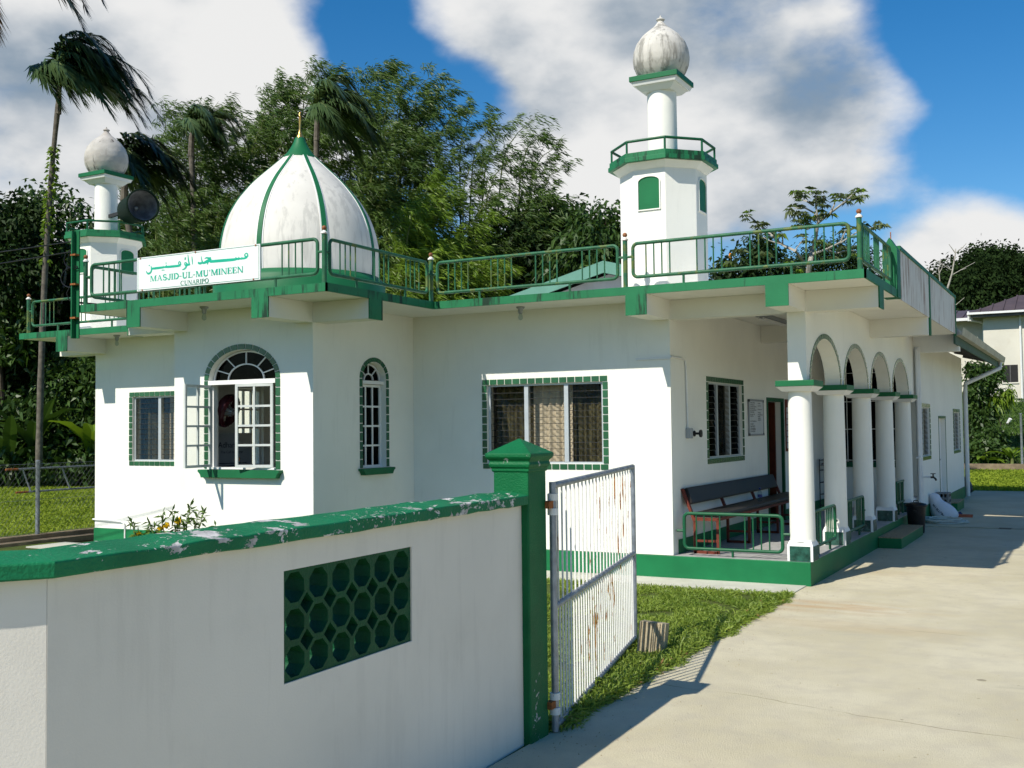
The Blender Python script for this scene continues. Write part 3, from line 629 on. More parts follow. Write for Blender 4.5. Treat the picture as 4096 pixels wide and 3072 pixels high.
def fan_light(par, F, uc, hw, zs, rise, w, spokes, ri, mat='white_trim', pane='glass_dark'):
    m = MB(); t = .015; n = 24
    def ring(h0, r0, h1, r1):
        for i in range(n):
            a0, a1 = PI*i/n, PI*(i+1)/n
            q = [(uc+h*math.cos(a), zs+r*math.sin(a)) for (h, r, a) in ((h0, r0, a0), (h0, r0, a1), (h1, r1, a1), (h1, r1, a0))]
            m.ext(F, q, [], w, w+.03)
    ring(hw-t, rise-t, hw, rise); ring(ri*hw-.014, ri*rise-.014, ri*hw, ri*rise)
    for a in spokes:
        a = R(a); p0 = (uc+ri*hw*math.cos(a), zs+ri*rise*math.sin(a)); p1 = (uc+(hw-t)*math.cos(a), zs+(rise-t)*math.sin(a)); dx, dz = p1[0]-p0[0], p1[1]-p0[1]; l = math.hypot(dx, dz); nx, nz = -dz/l*.0055, dx/l*.0055
        m.ext(F, [(p0[0]-nx, p0[1]-nz), (p1[0]-nx, p1[1]-nz), (p1[0]+nx, p1[1]+nz), (p0[0]+nx, p0[1]+nz)], [], w+.002, w+.026)
    f = m.obj('fan_light', mat, par)
    MB().ext(F, [(uc+(hw-.01)*math.cos(PI*i/n), zs+(rise-.01)*math.sin(PI*i/n)) for i in range(n+1)], [], w+.008, w+.012).obj('pane', pane, par)
    return f
def grid_leaf(par, o, ux, L, z0, z1, cols, rows, mat, pane, nm='casement', t=.032, mt=.024, dep=.026):
    """window leaf: o hinge point, ux horizontal direction"""
    ux = Vector(ux).normalized(); F = Fr((o[0], o[1], 0), ux, Vector((0, 0, 1)).cross(ux)); m = MB()
    m.fbox(F, 0, t, 0, dep, z0, z1).fbox(F, L-t, L, 0, dep, z0, z1).fbox(F, t, L-t, 0, dep, z0, z0+t).fbox(F, t, L-t, 0, dep, z1-t, z1)
    fr = m.obj(nm, mat, par)
    cu = [t + (L-2*t)*i/cols for i in range(cols+1)]; cz = [z0+t+(z1-z0-2*t)*i/rows for i in range(rows+1)]
    q = MB()
    for u in cu[1:-1]: q.fbox(F, u-mt/2, u+mt/2, .002, dep-.002, z0+t, z1-t)
    for z in cz[1:-1]: q.fbox(F, t, L-t, .0035, dep-.0035, z-mt/2, z+mt/2)
    q.obj('glazing_bar', mat, par if par is not mosque else fr)
    for i in range(cols):
        for j in range(rows):
            MB().fbox(F, cu[i]+.004, cu[i+1]-.004, dep*.45, dep*.45+.004, cz[j]+.004, cz[j+1]-.004).obj('pane', pane, par if par is not mosque else fr)
    return fr
# arched bay window with its two leaves standing open
uc, hw, z0, zs, rise = ARC
aw = MB().fbox(Fb, uc-hw, uc-hw+.03, -.11, -.05, z0, 2.25).fbox(Fb, uc+hw-.03, uc+hw, -.11, -.05, z0, 2.25).fbox(Fb, uc-hw, uc+hw, -.12, .012, 2.25, 2.30).fbox(Fb, uc-hw, uc+hw, -.12, .03, z0-.001, z0+.02).obj('arched_window', 'white_trim', mosque)
arch_ring(aw, Fb, uc, hw, z0, zs, rise, .066, 15, 10); sill(aw, Fb, -9.335, -8.105, 1.163, 1.256)
fan_light(aw, Fb, uc, hw-.012, zs, rise-.01, -.10, (22, 52, 90, 128, 158), .56)
grid_leaf(mosque, (uc-hw+.025, YB-.005), (math.cos(R(84)), -math.sin(R(84)), 0), .475, 1.285, 2.245, 2, 4, 'casement_metal', 'glass_clear')
grid_leaf(mosque, (uc+hw-.025, YB-.005), (-math.cos(R(13.5)), -math.sin(R(13.5)), 0), .475, 1.285, 2.245, 2, 4, 'casement_metal', 'glass_clear')
# narrow arched windows in the sides of the bay
for F in (Fr_b, FXn(XBL)):
    uc, hw, z0, zs, rise = NAR
    nw = MB().fbox(F, uc-hw, uc+hw, -.12, -.03, 2.255, 2.295).obj('narrow_window', 'white_trim', mosque)
    arch_ring(nw, F, uc, hw, z0, zs, rise, .056, 9, 10); sill(nw, F, 10.41, 11.075, 1.165, 1.243)
    fan_light(nw, F, uc, hw-.01, zs-.01, rise-.008, -.11, (45, 90, 135), .42)
    m = MB(); t = .03
    m.fbox(F, uc-hw, uc-hw+t, -.11, -.075, z0, 2.25).fbox(F, uc+hw-t, uc+hw, -.11, -.075, z0, 2.25).fbox(F, uc-hw+t, uc+hw-t, -.11, -.075, z0, z0+t).fbox(F, uc-hw+t, uc+hw-t, -.11, -.075, 2.22, 2.25)
    cu = [uc-hw+t+(2*hw-2*t)*i/3 for i in range(4)]; cz = [z0+t+(2.22-z0-t)*i/4 for i in range(5)]
    for u in cu[1:-1]: m.fbox(F, u-.011, u+.011, -.108, -.078, z0+t, 2.22)
    for z in cz[1:-1]: m.fbox(F, uc-hw+t, uc+hw-t, -.1065, -.0795, z-.011, z+.011)
    m.obj('glazing_bar', 'white_trim', nw)
    for i in range(3):
        for j in range(4): ubox('pane', 'glass_dark' if F is Fr_b else 'glass_clear', nw, F, cu[i]+.004, cu[i+1]-.004, -.095, -.092, cz[j]+.004, cz[j+1]-.004)
# doors
dfr = MB().fbox(Fv, DV[0]-.05, DV[0]+.004, -.03, .012, ZF, DV[3]-.004).fbox(Fv, DV[1]-.004, DV[1]+.05, -.03, .012, ZF, DV[3]-.004).fbox(Fv, DV[0]-.05, DV[1]+.05, -.03, .012, DV[3]-.004, DV[3]+.05).obj('verandah_door', 'green_rail_dark', mosque)
MB().box(-5.0, -4.32, 16.50, 16.54, ZF+.01, DV[3]-.01).obj('door_leaf', 'wood_door', dfr)
for (za, zb) in ((.4, .95), (1.08, 1.9)): MB().box(-4.9, -4.42, 16.485, 16.502, za, zb).obj('door_panel', 'wood_door', dfr, bevel=.006)
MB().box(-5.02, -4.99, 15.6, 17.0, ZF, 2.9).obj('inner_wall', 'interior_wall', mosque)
rd = MB().fbox(Fs, RD[0]-.03, RD[1]+.03, -.002, .012, RD[3]+.003, RD[3]+.05).fbox(Fs, RD[0]-.025, RD[0]-.003, -.002, .008, ZF, RD[3]+.003).fbox(Fs, RD[1]+.003, RD[1]+.025, -.002, .008, ZF, RD[3]+.003).obj('rear_door', 'green_rail_dark', mosque)
MB().fbox(Fs, RD[0], RD[1], -.13, -.09, ZF, RD[3]).obj('door_leaf', 'white_trim', rd)
for (za, zb) in ((.4, .9), (1.0, 1.65)):
    for (ua, ub) in ((.1, .47), (.58, .95)): MB().fbox(Fs, RD[0]+ua, RD[0]+ub, -.09, -.078, za, zb).obj('door_panel', 'white_trim', rd, bevel=.005)
MB().lathe((-2.77, RD[0]+.12, 1.0), [(.0, .0), (.012, 0), (.012, .03), (.032, .045), (.032, .07), (0, .085)], 12, axis=(1, 0, 0)).obj('door_knob', 'dark_metal', rd)

# ------------------------------------------------------------------ dome
dome = thing('dome', (-8.73, 10.65, ZT), 'large white plastered dome with green ribs and a gold spike over the bay', 'dome')
DC = (-8.73, 10.65, 0)
MB().lathe(DC, [(1.06, ZT-.002), (1.06, 3.52), (1.03, 3.56), (.99, 3.60)], 64).obj('drum', 'green_paint', dome)
DP = [(.985, 3.58), (.992, 3.78), (.985, 3.97), (.945, 4.17), (.885, 4.345), (.78, 4.535), (.64, 4.715), (.53, 4.83), (.42, 4.93), (.32, 5.02), (.205, 5.13)]
def interp(prof, n=40):
    zs = [p[1] for p in prof]; rs = [p[0] for p in prof]; z = np.linspace(zs[0], zs[-1], n)
    r = np.interp(z, zs, rs); k = np.array([1, 2, 3, 2, 1])/9; rp = np.convolve(np.pad(r, 2, mode='reflect', reflect_type='odd'), k, 'valid'); return list(zip(rp, z))
DPI = interp(DP)
MB().lathe(DC, DPI, 72).obj('shell', 'dome_white', dome)
for k in range(8):
    a = R(-90+11+45*k); ca, sa = math.cos(a), math.sin(a); tx, ty = -sa, ca
    for (nm, mt, hw0, out) in (('rib_edge', 'white_trim', .046, .006), ('rib', 'green_paint', .030, .016)):
        m = MB(); vs = []
        for (r, z) in DPI:
            h = hw0*(.55+.45*r/.99)
            for sgn in (-1, 1):
                for rr in (r-.02, r+out): vs.append((DC[0]+ca*rr+tx*h*sgn, DC[1]+sa*rr+ty*h*sgn, z))
        n = len(DPI); fs = []
        for i in range(n-1):
            b, c = i*4, (i+1)*4; fs += [(b+1, b+3, c+3, c+1), (b, b+1, c+1, c), (b+2, c+2, c+3, b+3)]
        m.add(vs, fs).obj(nm, mt, dome)
MB().lathe(DC, [(.222, 5.115), (.215, 5.13), (.165, 5.185), (.12, 5.25), (.085, 5.315), (.06, 5.385)], 40).obj('cone', 'green_paint', dome)
MB().lathe(DC, [(.048, 5.385), (.046, 5.40), (.030, 5.43), (.018, 5.46), (.013, 5.50), (.013, 5.66), (.017, 5.668), (.013, 5.68), (.014, 5.70), (.005, 5.716)], 20).obj('finial', 'gold', dome)

# ------------------------------------------------------------------ minarets
def octo(cx, cy, ap): 
    r = ap/math.cos(PI/8); return [(cx+r*math.cos(R(22.5+45*k)), cy+r*math.sin(R(22.5+45*k))) for k in range(8)]
def minaret(cx, cy, label, onion='onion_white'):
    t = thing('minaret', (cx, cy, ZT), label, 'minaret', 'minarets on the roof'); ap = .46
    prism(octo(cx, cy, ap), ZT-.001, 4.66).obj('shaft', 'white_wall', t, bevel=.006)
    for k in range(0, 8, 2):
        a = R(-90+45*k); w = Vector((math.cos(a), math.sin(a), 0)); u = Vector((-w.y, w.x, 0)); F = Fr(Vector((cx, cy, 0))+w*ap, u, w)
        po = [(-.125, 4.132), (.125, 4.132)] + [(.125*math.cos(b), 4.445+.055*math.sin(b)) for b in [PI*i/10 for i in range(11)]]
        MB().ext(F, po, [], -.004, .004).obj('window_panel', 'green_panel', t)
        pr = [(-.137, 4.12), (.137, 4.12)] + [(.137*math.cos(b), 4.445+.067*math.sin(b)) for b in [PI*i/10 for i in range(11)]]
        MB().ext(F, pr, [po], -.002, .016).obj('window_rim', 'white_wall', t)
    def frust(a0, z0, a1, z1):
        A, B = octo(cx, cy, a0), octo(cx, cy, a1); return MB().add([(x, y, z0) for x, y in A]+[(x, y, z1) for x, y in B], [tuple(range(7, -1, -1)), tuple(range(8, 16))]+[(k, (k+1) % 8, (k+1) % 8+8, k+8) for k in range(8)])
    frust(.47, 4.59, .535, 4.66).obj('balcony_moulding', 'white_wall', t)
    prism(octo(cx, cy, .585), 4.66, 4.71).obj('balcony', 'green_fascia', t, bevel=.004); prism(octo(cx, cy, .57), 4.71, 4.765).obj('balcony_edge', 'green_fascia', t, bevel=.004)
    P = octo(cx, cy, .545); MB().tube([(x, y, 4.90) for x, y in P], .016, 8, closed=True).obj('balcony_rail', 'green_rail_dark', t)
    for (x, y) in P: MB().tube([(x, y, 4.76), (x, y, 4.90)], .013, 8).obj('baluster', 'green_rail_dark', t)
    MB().lathe((cx, cy, 0), [(.172, 4.76), (.170, 5.1), (.168, 5.58)], 40).obj('column', 'white_wall', t)
    for (h0, z0, h1, z1) in ((.175, 5.56, .235, 5.62), (.255, 5.62, .275, 5.665)):
        MB().hexa([(cx-h0, cy-h0, z0), (cx+h0, cy-h0, z0), (cx+h0, cy+h0, z0), (cx-h0, cy+h0, z0), (cx-h1, cy-h1, z1), (cx+h1, cy-h1, z1), (cx+h1, cy+h1, z1), (cx-h1, cy+h1, z1)]).obj('capital_moulding', 'white_trim', t)
    MB().box(cx-.29, cx+.29, cy-.29, cy+.29, 5.665, 5.725).obj('capital', 'green_paint', t, bevel=.004)
    pr = [(.235, 5.725), (.285, 5.80), (.318, 5.88), (.328, 5.96), (.318, 6.05), (.285, 6.14), (.225, 6.225), (.14, 6.30), (.075, 6.35), (.05, 6.385), (.032, 6.41), (.05, 6.43), (.046, 6.44), (.012, 6.46), (.006, 6.485)]
    zs = [p[1] for p in pr]; z = np.concatenate([np.linspace(5.725, 6.36, 30), zs[9:]]); MB().lathe((cx, cy, 0), list(zip(np.interp(z, zs, [p[0] for p in pr]), z)), 40).obj('onion_dome', onion, t)
    return t
minaret(-4.323, 11.78, 'white minaret with green balcony on the roof above the verandah side')
minaret(-13.50, 11.78, 'more weathered white minaret carrying the horn loudspeaker, beyond the name board', 'onion_grey')
# ------------------------------------------------------------------ railings
def round_rect(o, u, L, z0, z1, r=.055, n=5):
    o = Vector(o); u = Vector(u); pts = []
    for (cx, cz, a0) in ((L-r, z1-r, 0), (r, z1-r, 90), (r, z0+r, 180), (L-r, z0+r, 270)):
        for i in range(n+1):
            a = R(a0+90*i/n); pts.append(o+u*(cx+r*math.cos(a))+Vector((0, 0, cz+r*math.sin(a))))
    return pts
def railing(P, Q, groups, label, z0=3.325, z1=3.69, zs=ZT, mat='green_rail', rad=.019, per=4, gap=.09, links=(.09, .09), feet=2, grp='green tube railings along the roof edge', br=.008):
    P, Q = Vector(P), Vector(Q); u = (Q-P).normalized(); L = (Q-P).length
    t = thing('railing', (P.x, P.y, zs), label, 'railing', grp)
    MB().tube(round_rect((P.x, P.y, 0), u, L, z0, z1), rad, 10, closed=True).obj('frame', mat, t)
    for g in range(groups):
        c = L*(g+.5)/groups
        for k in range(per):
            p = P+u*(c+(k-(per-1)/2)*gap); MB().tube([(p.x, p.y, z0+.01), (p.x, p.y, z1-.01)], br, 6).obj('bar', mat, t)
    for k in range(feet):
        p = P+u*L*((k+.5)/feet if feet > 1 else .5); MB().tube([(p.x, p.y, zs), (p.x, p.y, z0)], .014, 8).obj('foot', mat, t)
    zm = z0+(z1-z0)*.62 if zs > 2 else (z0+z1)/2
    for (p, s, ln) in ((P, -1, links[0]), (Q, 1, links[1])):
        if ln: MB().tube([(p.x, p.y, zm), tuple((p+u*s*ln)[:2])+(zm,)], .014, 8).obj('link', mat, t)
    return t
def rail_post(x, y, label, mat='green_rail'):
    t = thing('railing_post', (x, y, ZT), label, 'railing post', 'posts of the roof railing')
    MB().lathe((x, y, 0), [(.026, ZT-.001), (.026, 3.735)], 14).obj('post', mat, t)
    MB().lathe((x, y, 0), [(.036, 3.735), (.036, 3.75), (.02, 3.762), (.014, 3.772)], 12).obj('cap_plate', 'rusty_white', t)
    MB().lathe((x, y, 3.795), [(.003, -.027), (.018, -.02), (.026, -.005), (.026, .006), (.018, .02), (.003, .027)], 14).obj('ball', 'finial_copper', t)
yr, ybr = 10.937, 8.89
rail_post(-6.973, ybr, 'green rail post with copper ball at the bay roof corner, right of the name board')
rail_post(-6.975, yr, 'green rail post with copper ball in the inner roof corner right of the dome')
rail_post(-4.465, yr, 'green rail post with copper ball in front of the right minaret')
rail_post(-1.99, yr, 'green rail post with copper ball at the front corner over the verandah')
rail_post(-14.20, yr, 'green rail post with rusty ball at the far left end of the roof')
rail_post(-10.53, ybr, 'green rail post with rusty ball beside the service mast, left of the name board')
railing((-10.43, ybr, 0), (-7.06, ybr, 0), 5, 'long green roof railing that carries the name board', feet=3)
railing((-6.973, ybr+.09, 0), (-6.973, yr-.09, 0), 3, 'green roof railing slanting back beside the dome')
railing((-6.885, yr, 0), (-4.555, yr, 0), 4, 'green roof railing between the dome and the right minaret')
railing((-4.375, yr, 0), (-2.09, yr, 0), 4, 'green roof railing in front of the right minaret over the verandah')
railing((-1.99, yr+.09, 0), (-1.99, 12.72, 0), 3, 'short green roof railing seen edge on beside the parapet pier', links=(.09, 0))
railing((-14.11, yr, 0), (-10.7, yr, 0), 5, 'green roof railing of the left wing below the name board', feet=3)
railing((-10.53, ybr+.09, 0), (-10.53, yr-.09, 0), 3, 'green roof railing on the far side of the bay, behind the service mast')
railing((-4.105, 11.68, 0), (-3.0, 11.68, 0), 2, 'green tube railing across the open front of the verandah', .335, .725, ZF, 'green_rail_dark', grp='railings at the verandah floor', links=(.09, .08), feet=1)
railing((-2.76, 11.99, 0), (-2.76, 13.19, 0), 2, 'green railing between the first two verandah columns', .36, .745, ZF, 'green_rail_dark', grp='railings at the verandah floor', links=(.1, .1), feet=2)
railing((-2.76, 13.75, 0), (-2.76, 14.97, 0), 2, 'green railing between the second and third verandah columns', .36, .745, ZF, 'green_rail_dark', grp='railings at the verandah floor', links=(.1, .1), feet=2)
railing((-2.80, 17.95, 0), (-2.80, 18.76, 0), 2, 'short green railing at the far end of the verandah columns', .45, .775, ZF, 'green_rail_dark', grp='railings at the verandah floor', links=(0, 0), feet=2)

# ------------------------------------------------------------------ lettering
class Ink:
    """flat print laid polygon by polygon, each a hair above the last"""
    def __init__(s, F, u0, z0, ux, uz, w=.001): s.F, s.u0, s.z0, s.ux, s.uz, s.w, s.m = F, u0, z0, ux, uz, w, MB()
    def poly(s, pts):
        s.w += .00006; s.m.add([s.F.p(s.u0+a*s.ux, s.w, s.z0+b*s.uz) for a, b in pts], [tuple(range(len(pts)))])
    def stroke(s, pts, wd):
        pts = [Vector((a, b)) for a, b in pts]; wd = [wd]*len(pts) if isinstance(wd, (int, float)) else wd; asp = s.uz/s.ux; Lp, Rp = [], []
        for i, p in enumerate(pts):
            d = pts[min(i+1, len(pts)-1)]-pts[max(i-1, 0)]; d = Vector((d.x, d.y*asp)); d.normalize(); n = Vector((-d.y, d.x/asp))*wd[i]/2
            Lp.append(p+n); Rp.append(p-n)
        s.w += .00006; n = len(pts); vs = [s.F.p(s.u0+q.x*s.ux, s.w, s.z0+q.y*s.uz) for q in Lp+Rp]; s.m.add(vs, [(i, i+1, n+i+1, n+i) for i in range(n-1)])
def arcp(cx, cy, rx, ry, a0, a1, n=14): return [(cx+rx*math.cos(R(a0+(a1-a0)*i/n)), cy+ry*math.sin(R(a0+(a1-a0)*i/n))) for i in range(n+1)]
def glyph(c):
    """serif capitals in a unit-high box: width, polygons, strokes"""
    T, t, sf = .17, .065, .06
    def stem(x, w=T, y0=0., y1=1.): return [[(x, y0), (x+w, y0), (x+w, y1), (x, y1)]]
    def ser(x, w, y): return [[(x-.07, y), (x+w+.07, y), (x+w+.07, y+sf), (x-.07, y+sf)]]
    def vary(p, cx): return [t+(T-t)*min(1, abs(q[0]-cx)/.25) for q in p]
    if c == 'I': return .38, stem(.1)+ser(.1, T, 0)+ser(.1, T, 1-sf), []
    if c == 'L': return .70, stem(.1)+ser(.1, T, 1-sf)+[[(.03, 0), (.68, 0), (.68, sf), (.03, sf)], [(.62, sf), (.68, sf), (.68, .3), (.645, .3)]], []
    if c == 'E': return .72, stem(.1)+[[(.03, 0), (.66, 0), (.66, sf), (.03, sf)], [(.03, 1-sf), (.64, 1-sf), (.64, 1), (.03, 1)], [(.26, .48), (.5, .48), (.5, .54), (.26, .54)], [(.6, sf), (.66, sf), (.66, .3), (.63, .3)], [(.58, .72), (.61, .72), (.64, 1-sf), (.58, 1-sf)], [(.48, .38), (.52, .38), (.52, .64), (.48, .64)]], []
    if c == 'N': return .92, stem(.12, t)+stem(.74, t)+ser(.12, t, 0)+ser(.12, t, 1-sf)+ser(.74, t, 1-sf)+[[(.1, 1-sf), (.3, 1-sf), (.80, 0), (.62, 0)]], []
    if c == 'M': return 1.10, stem(.12, t)+stem(.82, T)+ser(.12, t, 0)+ser(.82, T, 0)+ser(.90, .1, 1-sf)+[[(.04, 1), (.04, 1-sf), (.3, 1-sf), (.3, 1)], [(.14, 1-sf), (.33, 1-sf), (.60, 0), (.46, 0)], [(.50, 0), (.58, 0), (.90, 1), (.83, 1)]], []
    if c == 'A': return .90, [[(.10, 0), (.17, 0), (.47, .98), (.40, .98)], [(.38, 1), (.50, 1), (.83, 0), (.64, 0)], [(.24, .30), (.62, .30), (.60, .36), (.26, .36)]]+ser(.10, t, 0)+ser(.66, T*.9, 0), []
    if c == 'U': p = arcp(.45, .3, .255, .27, 180, 360); return .90, stem(.11, T, .3, 1)+stem(.68, t, .3, 1)+ser(.11, T, 1-sf)+ser(.68, t, 1-sf), [(p, [T-.09*i/14 for i in range(15)])]
    if c == 'J': p = arcp(.25, .26, .17, .24, 180, 360); return .58, stem(.335, T, .26, 1)+ser(.335, T, 1-sf)+[[(.03, .24), (.17, .24), (.17, .34), (.03, .34)]], [(p, [.1]*7+[.13]*8)]
    if c == 'D': p = arcp(.33, .5, .42, .465, 90, -90); return .86, stem(.1)+[[(.03, 0), (.34, 0), (.34, sf), (.03, sf)], [(.03, 1-sf), (.34, 1-sf), (.34, 1), (.03, 1)]], [(p, vary(p, .33))]
    if c == 'P' or c == 'R':
        p = arcp(.36, .74, .25, .23, 90, -90); g = stem(.1)+ser(.1, T, 0)+[[(.03, 1-sf), (.37, 1-sf), (.37, 1), (.03, 1)], [(.25, .48), (.37, .48), (.37, .54), (.25, .54)]]
        if c == 'R': g += [[(.36, .5), (.52, .5), (.86, 0), (.66, 0)]]
        return (.74 if c == 'P' else .88), g, [(p, vary(p, .36))]
    if c == 'O': p = arcp(.46, .5, .36, .47, 0, 360, 28); return .92, [], [(p, [t+(T-t)*abs(math.cos(R(360*i/28))) for i in range(29)])]
    if c == 'C': p = arcp(.46, .5, .36, .47, 48, 318, 22); return .88, [[(.70, .68), (.76, .68), (.76, .98), (.72, .98)]], [(p, [t+(T-t)*max(0, -math.cos(R(48+270*i/22))) for i in range(23)])]
    if c == 'S': p = arcp(.36, .74, .235, .225, 40, 250, 12)+arcp(.36, .27, .25, .235, 80, -150, 12); return .74, [[(.55, .70), (.60, .70), (.60, .98), (.57, .98)], [(.08, .02), (.11, .02), (.13, .32), (.08, .32)]], [(p, [t]+[.11]*5+[.14]*8+[.17]*4+[.14]*4+[.09]*3+[t])]
    if c == '-': return .45, [[(.06, .36), (.39, .36), (.39, .46), (.06, .46)]], []
    if c == "'": return .28, [[(.09, 1.0), (.19, 1.0), (.15, .66), (.11, .66)]], []
    return .4, [], []
def write(ink, text, u0, u1, v0, cap):
    ws = [glyph(c)[0] for c in text]; k = (u1-u0)/sum(ws); u = u0
    for c, w in zip(text, ws):
        _, P, S = glyph(c)
        for q in P: ink.poly([(u+a*k, v0+b*cap) for a, b in q])
        for (pts, wd) in S: ink.stroke([(u+a*k, v0+b*cap) for a, b in pts], [x*k for x in wd])
        u += w*k
# ------------------------------------------------------------------ name board
SB = FY(8.862)
sign = thing('name_board', (-8.73, 8.862, 3.32), 'white name board with teal Arabic and Latin lettering fixed to the roof railing', 'sign')
MB().fbox(SB, -9.646, -7.81, -.012, 0, 3.318, 3.703).obj('board', 'sign_white', sign)
SW, SH = 1.836, .385
ik = Ink(SB, -9.646, 3.318, SW, SH, .0008)
for (a, b, c, d) in ((.008, .028, .992, .042), (.008, .958, .992, .972)): ik.poly([(a, b), (c, b), (c, d), (a, d)])
for (a, b) in ((.0075, .0105), (.9895, .9925)): ik.poly([(a, .044), (b, .044), (b, .956), (a, .956)])
ik.m.obj('border', 'sign_dark', sign)
ik = Ink(SB, -9.646, 3.318, SW, SH, .0008); write(ik, "MASJID-UL-MU'MINEEN", .112, .875, .252, .172); ik.m.obj('latin_lettering', 'sign_teal', sign)
ik = Ink(SB, -9.646, 3.318, SW, SH, .0008); write(ik, 'CUNARIPO', .37, .602, .052, .128); ik.m.obj('place_lettering', 'sign_dark', sign)
def crop(p):
    x, y = p; u = (x-35)/2125.; yt = 265-250*u; yb = 838-213*u; return (u, 1-(y-yt)/(yb-yt))
ik = Ink(SB, -9.646, 3.318, SW, SH, .0008)
AR = [([(1958, 238), (1962, 200), (1948, 176), (1925, 182), (1908, 208), (1925, 236), (1955, 240)], [24, 22, 16, 16, 20, 24, 24]),
      ([(1955, 240), (1915, 262), (1880, 268), (1858, 240)], [26, 26, 24, 8]), ([(1885, 266), (1850, 272), (1825, 266), (1806, 238)], [20, 24, 22, 6]), ([(1835, 268), (1800, 278), (1770, 262), (1757, 244)], [22, 30, 22, 6]),
      ([(1800, 270), (1745, 284), (1600, 296), (1450, 308), (1335, 318)], [22, 36, 38, 38, 36]),
      ([(1350, 262), (1310, 262), (1270, 250), (1240, 268)], [30, 26, 20, 8]), ([(1350, 266), (1335, 300), (1285, 312), (1225, 345), (1190, 335)], [26, 40, 44, 30, 22]),
      ([(1283, 352), (1303, 352)], 22), ([(1183, 228), (1190, 285), (1205, 330), (1175, 350), (1130, 345), (1135, 320)], [10, 16, 26, 32, 26, 10]),
      ([(1022, 232), (1028, 300), (1034, 368)], [12, 18, 10]), ([(952, 200), (960, 280), (972, 350), (990, 378)], [10, 20, 24, 14]), ([(985, 372), (945, 372), (905, 385)], [14, 34, 30]),
      ([(905, 385), (890, 360), (905, 335), (930, 345), (935, 372), (915, 425), (880, 452), (850, 460)], [16, 16, 16, 18, 22, 26, 18, 6]), ([(922, 255), (900, 252), (898, 270), (920, 275), (892, 288)], [10, 12, 12, 12, 6]),
      ([(826, 382), (824, 340), (806, 314), (788, 335), (790, 362), (820, 384)], [20, 20, 14, 14, 18, 22]), ([(824, 386), (770, 394), (690, 402), (610, 410), (545, 414)], [22, 30, 30, 30, 26]),
      ([(575, 405), (566, 370)], [22, 6]), ([(560, 340), (572, 352)], 16), ([(560, 412), (520, 418), (512, 390)], [26, 22, 6]), ([(525, 418), (440, 428), (360, 438), (300, 444)], [26, 30, 30, 24]),
      ([(492, 462), (504, 474)], 16), ([(520, 460), (532, 472)], 16), ([(293, 395), (305, 445), (300, 490), (270, 525), (235, 530), (212, 505), (208, 480)], [8, 26, 24, 26, 26, 16, 6]), ([(255, 384), (268, 396)], 17)]
for pts, wd in AR:
    wd = [wd]*len(pts) if isinstance(wd, (int, float)) else wd
    P = [crop(q) for q in pts]
    # smooth once (Chaikin) keeping the ends
    if len(P) > 3:
        Q, W = [P[0]], [wd[0]]
        for i in range(len(P)-1):
            for k in (.25, .75): Q.append((P[i][0]*(1-k)+P[i+1][0]*k, P[i][1]*(1-k)+P[i+1][1]*k)); W.append(wd[i]*(1-k)+wd[i+1]*k)
        Q.append(P[-1]); W.append(wd[-1]); P, wd = Q, W
    ik.m = MB(); ik.stroke(P, [x/2125. for x in wd]); ik.m.obj('arabic_stroke', 'sign_teal', sign)
for (u, z) in ((-9.59, 3.692), (-8.74, 3.692), (-7.87, 3.692), (-9.56, 3.328), (-7.9, 3.328)): MB().fbox(SB, u-.008, u+.008, -.001, .006, z-.008, z+.008).obj('clip', 'rust', sign)

# ------------------------------------------------------------------ loudspeaker, service mast, cables, lamps
hs = thing('horn_loudspeaker', (-13.0, 11.5, 4.9), 'round dark green horn loudspeaker on the left minaret', 'loudspeaker')
hc = Vector((-12.38, 11.48, 5.075)); ax = Vector((.90, -.42, -.03)).normalized()
MB().lathe(hc-ax*.62, [(.19, 0), (.20, .03), (.225, .5), (.243, .56), (.245, .64), (.225, .645), (.222, .60)], 36, axis=ax, cap=False).obj('housing', 'horn_green', hs)
MB().lathe(hc-ax*.62, [(.0, 0), (.19, 0), (.19, .01), (0, .01)], 36, axis=ax, cap=False).obj('back_plate', 'horn_green', hs)
MB().lathe(hc-ax*.62, [(.222, .60), (.17, .50), (.12, .42), (.07, .34), (.03, .30)], 36, axis=ax, cap=False).obj('horn', 'horn_grey', hs)
MB().lathe(hc-ax*.33, [(.03, 0), (.028, .03), (.012, .05), (0, .055)], 14, axis=ax).obj('driver', 'aluminium', hs)
MB().bar(tuple(hc-ax*.45), (-13.36, 11.72, 5.05), .05, .05).obj('bracket', 'dark_metal', hs)
ms = thing('service_mast', (-10.6, 8.80, 2.82), 'green steel angle mast with cables at the left end of the bay roof', 'mast')
MB().box(-10.628, -10.612, 8.76, 8.83, 2.82, 4.10).box(-10.612, -10.555, 8.814, 8.83, 2.82, 4.10).obj('mast', 'green_paint', ms)
MB().bar((-10.60, 8.84, 3.25), (-10.3, 9.4, 3.22), .04, .02).obj('strut', 'dark_metal', ms)
for z in (3.05, 3.45, 3.8): MB().box(-10.635, -10.55, 8.755, 8.812, z, z+.02).obj('clip', 'rust', ms)
cb = thing('service_cables', (-10.62, 8.8, 3.9), 'dark overhead cables running from the mast out of the picture on the left', 'cable')
for k, (za, zb) in enumerate(((3.98, 4.35), (3.86, 3.95))):
    pts = [(-10.63-(14*t), 8.8-2.2*t, za+(zb-za)*t-1.2*t*(1-t)) for t in [i/16 for i in range(17)]]; MB().tube(pts, .009, 5).obj('cable', 'black_plastic', cb)
pts = [(-10.64-.13*math.sin(a)-.05*a/6, 8.79, 3.83-.022*a*1.6+.06*math.cos(a)) for a in np.linspace(0, 11, 40)]; MB().tube(pts, .006, 5).obj('slack_loop', 'black_plastic', cb)
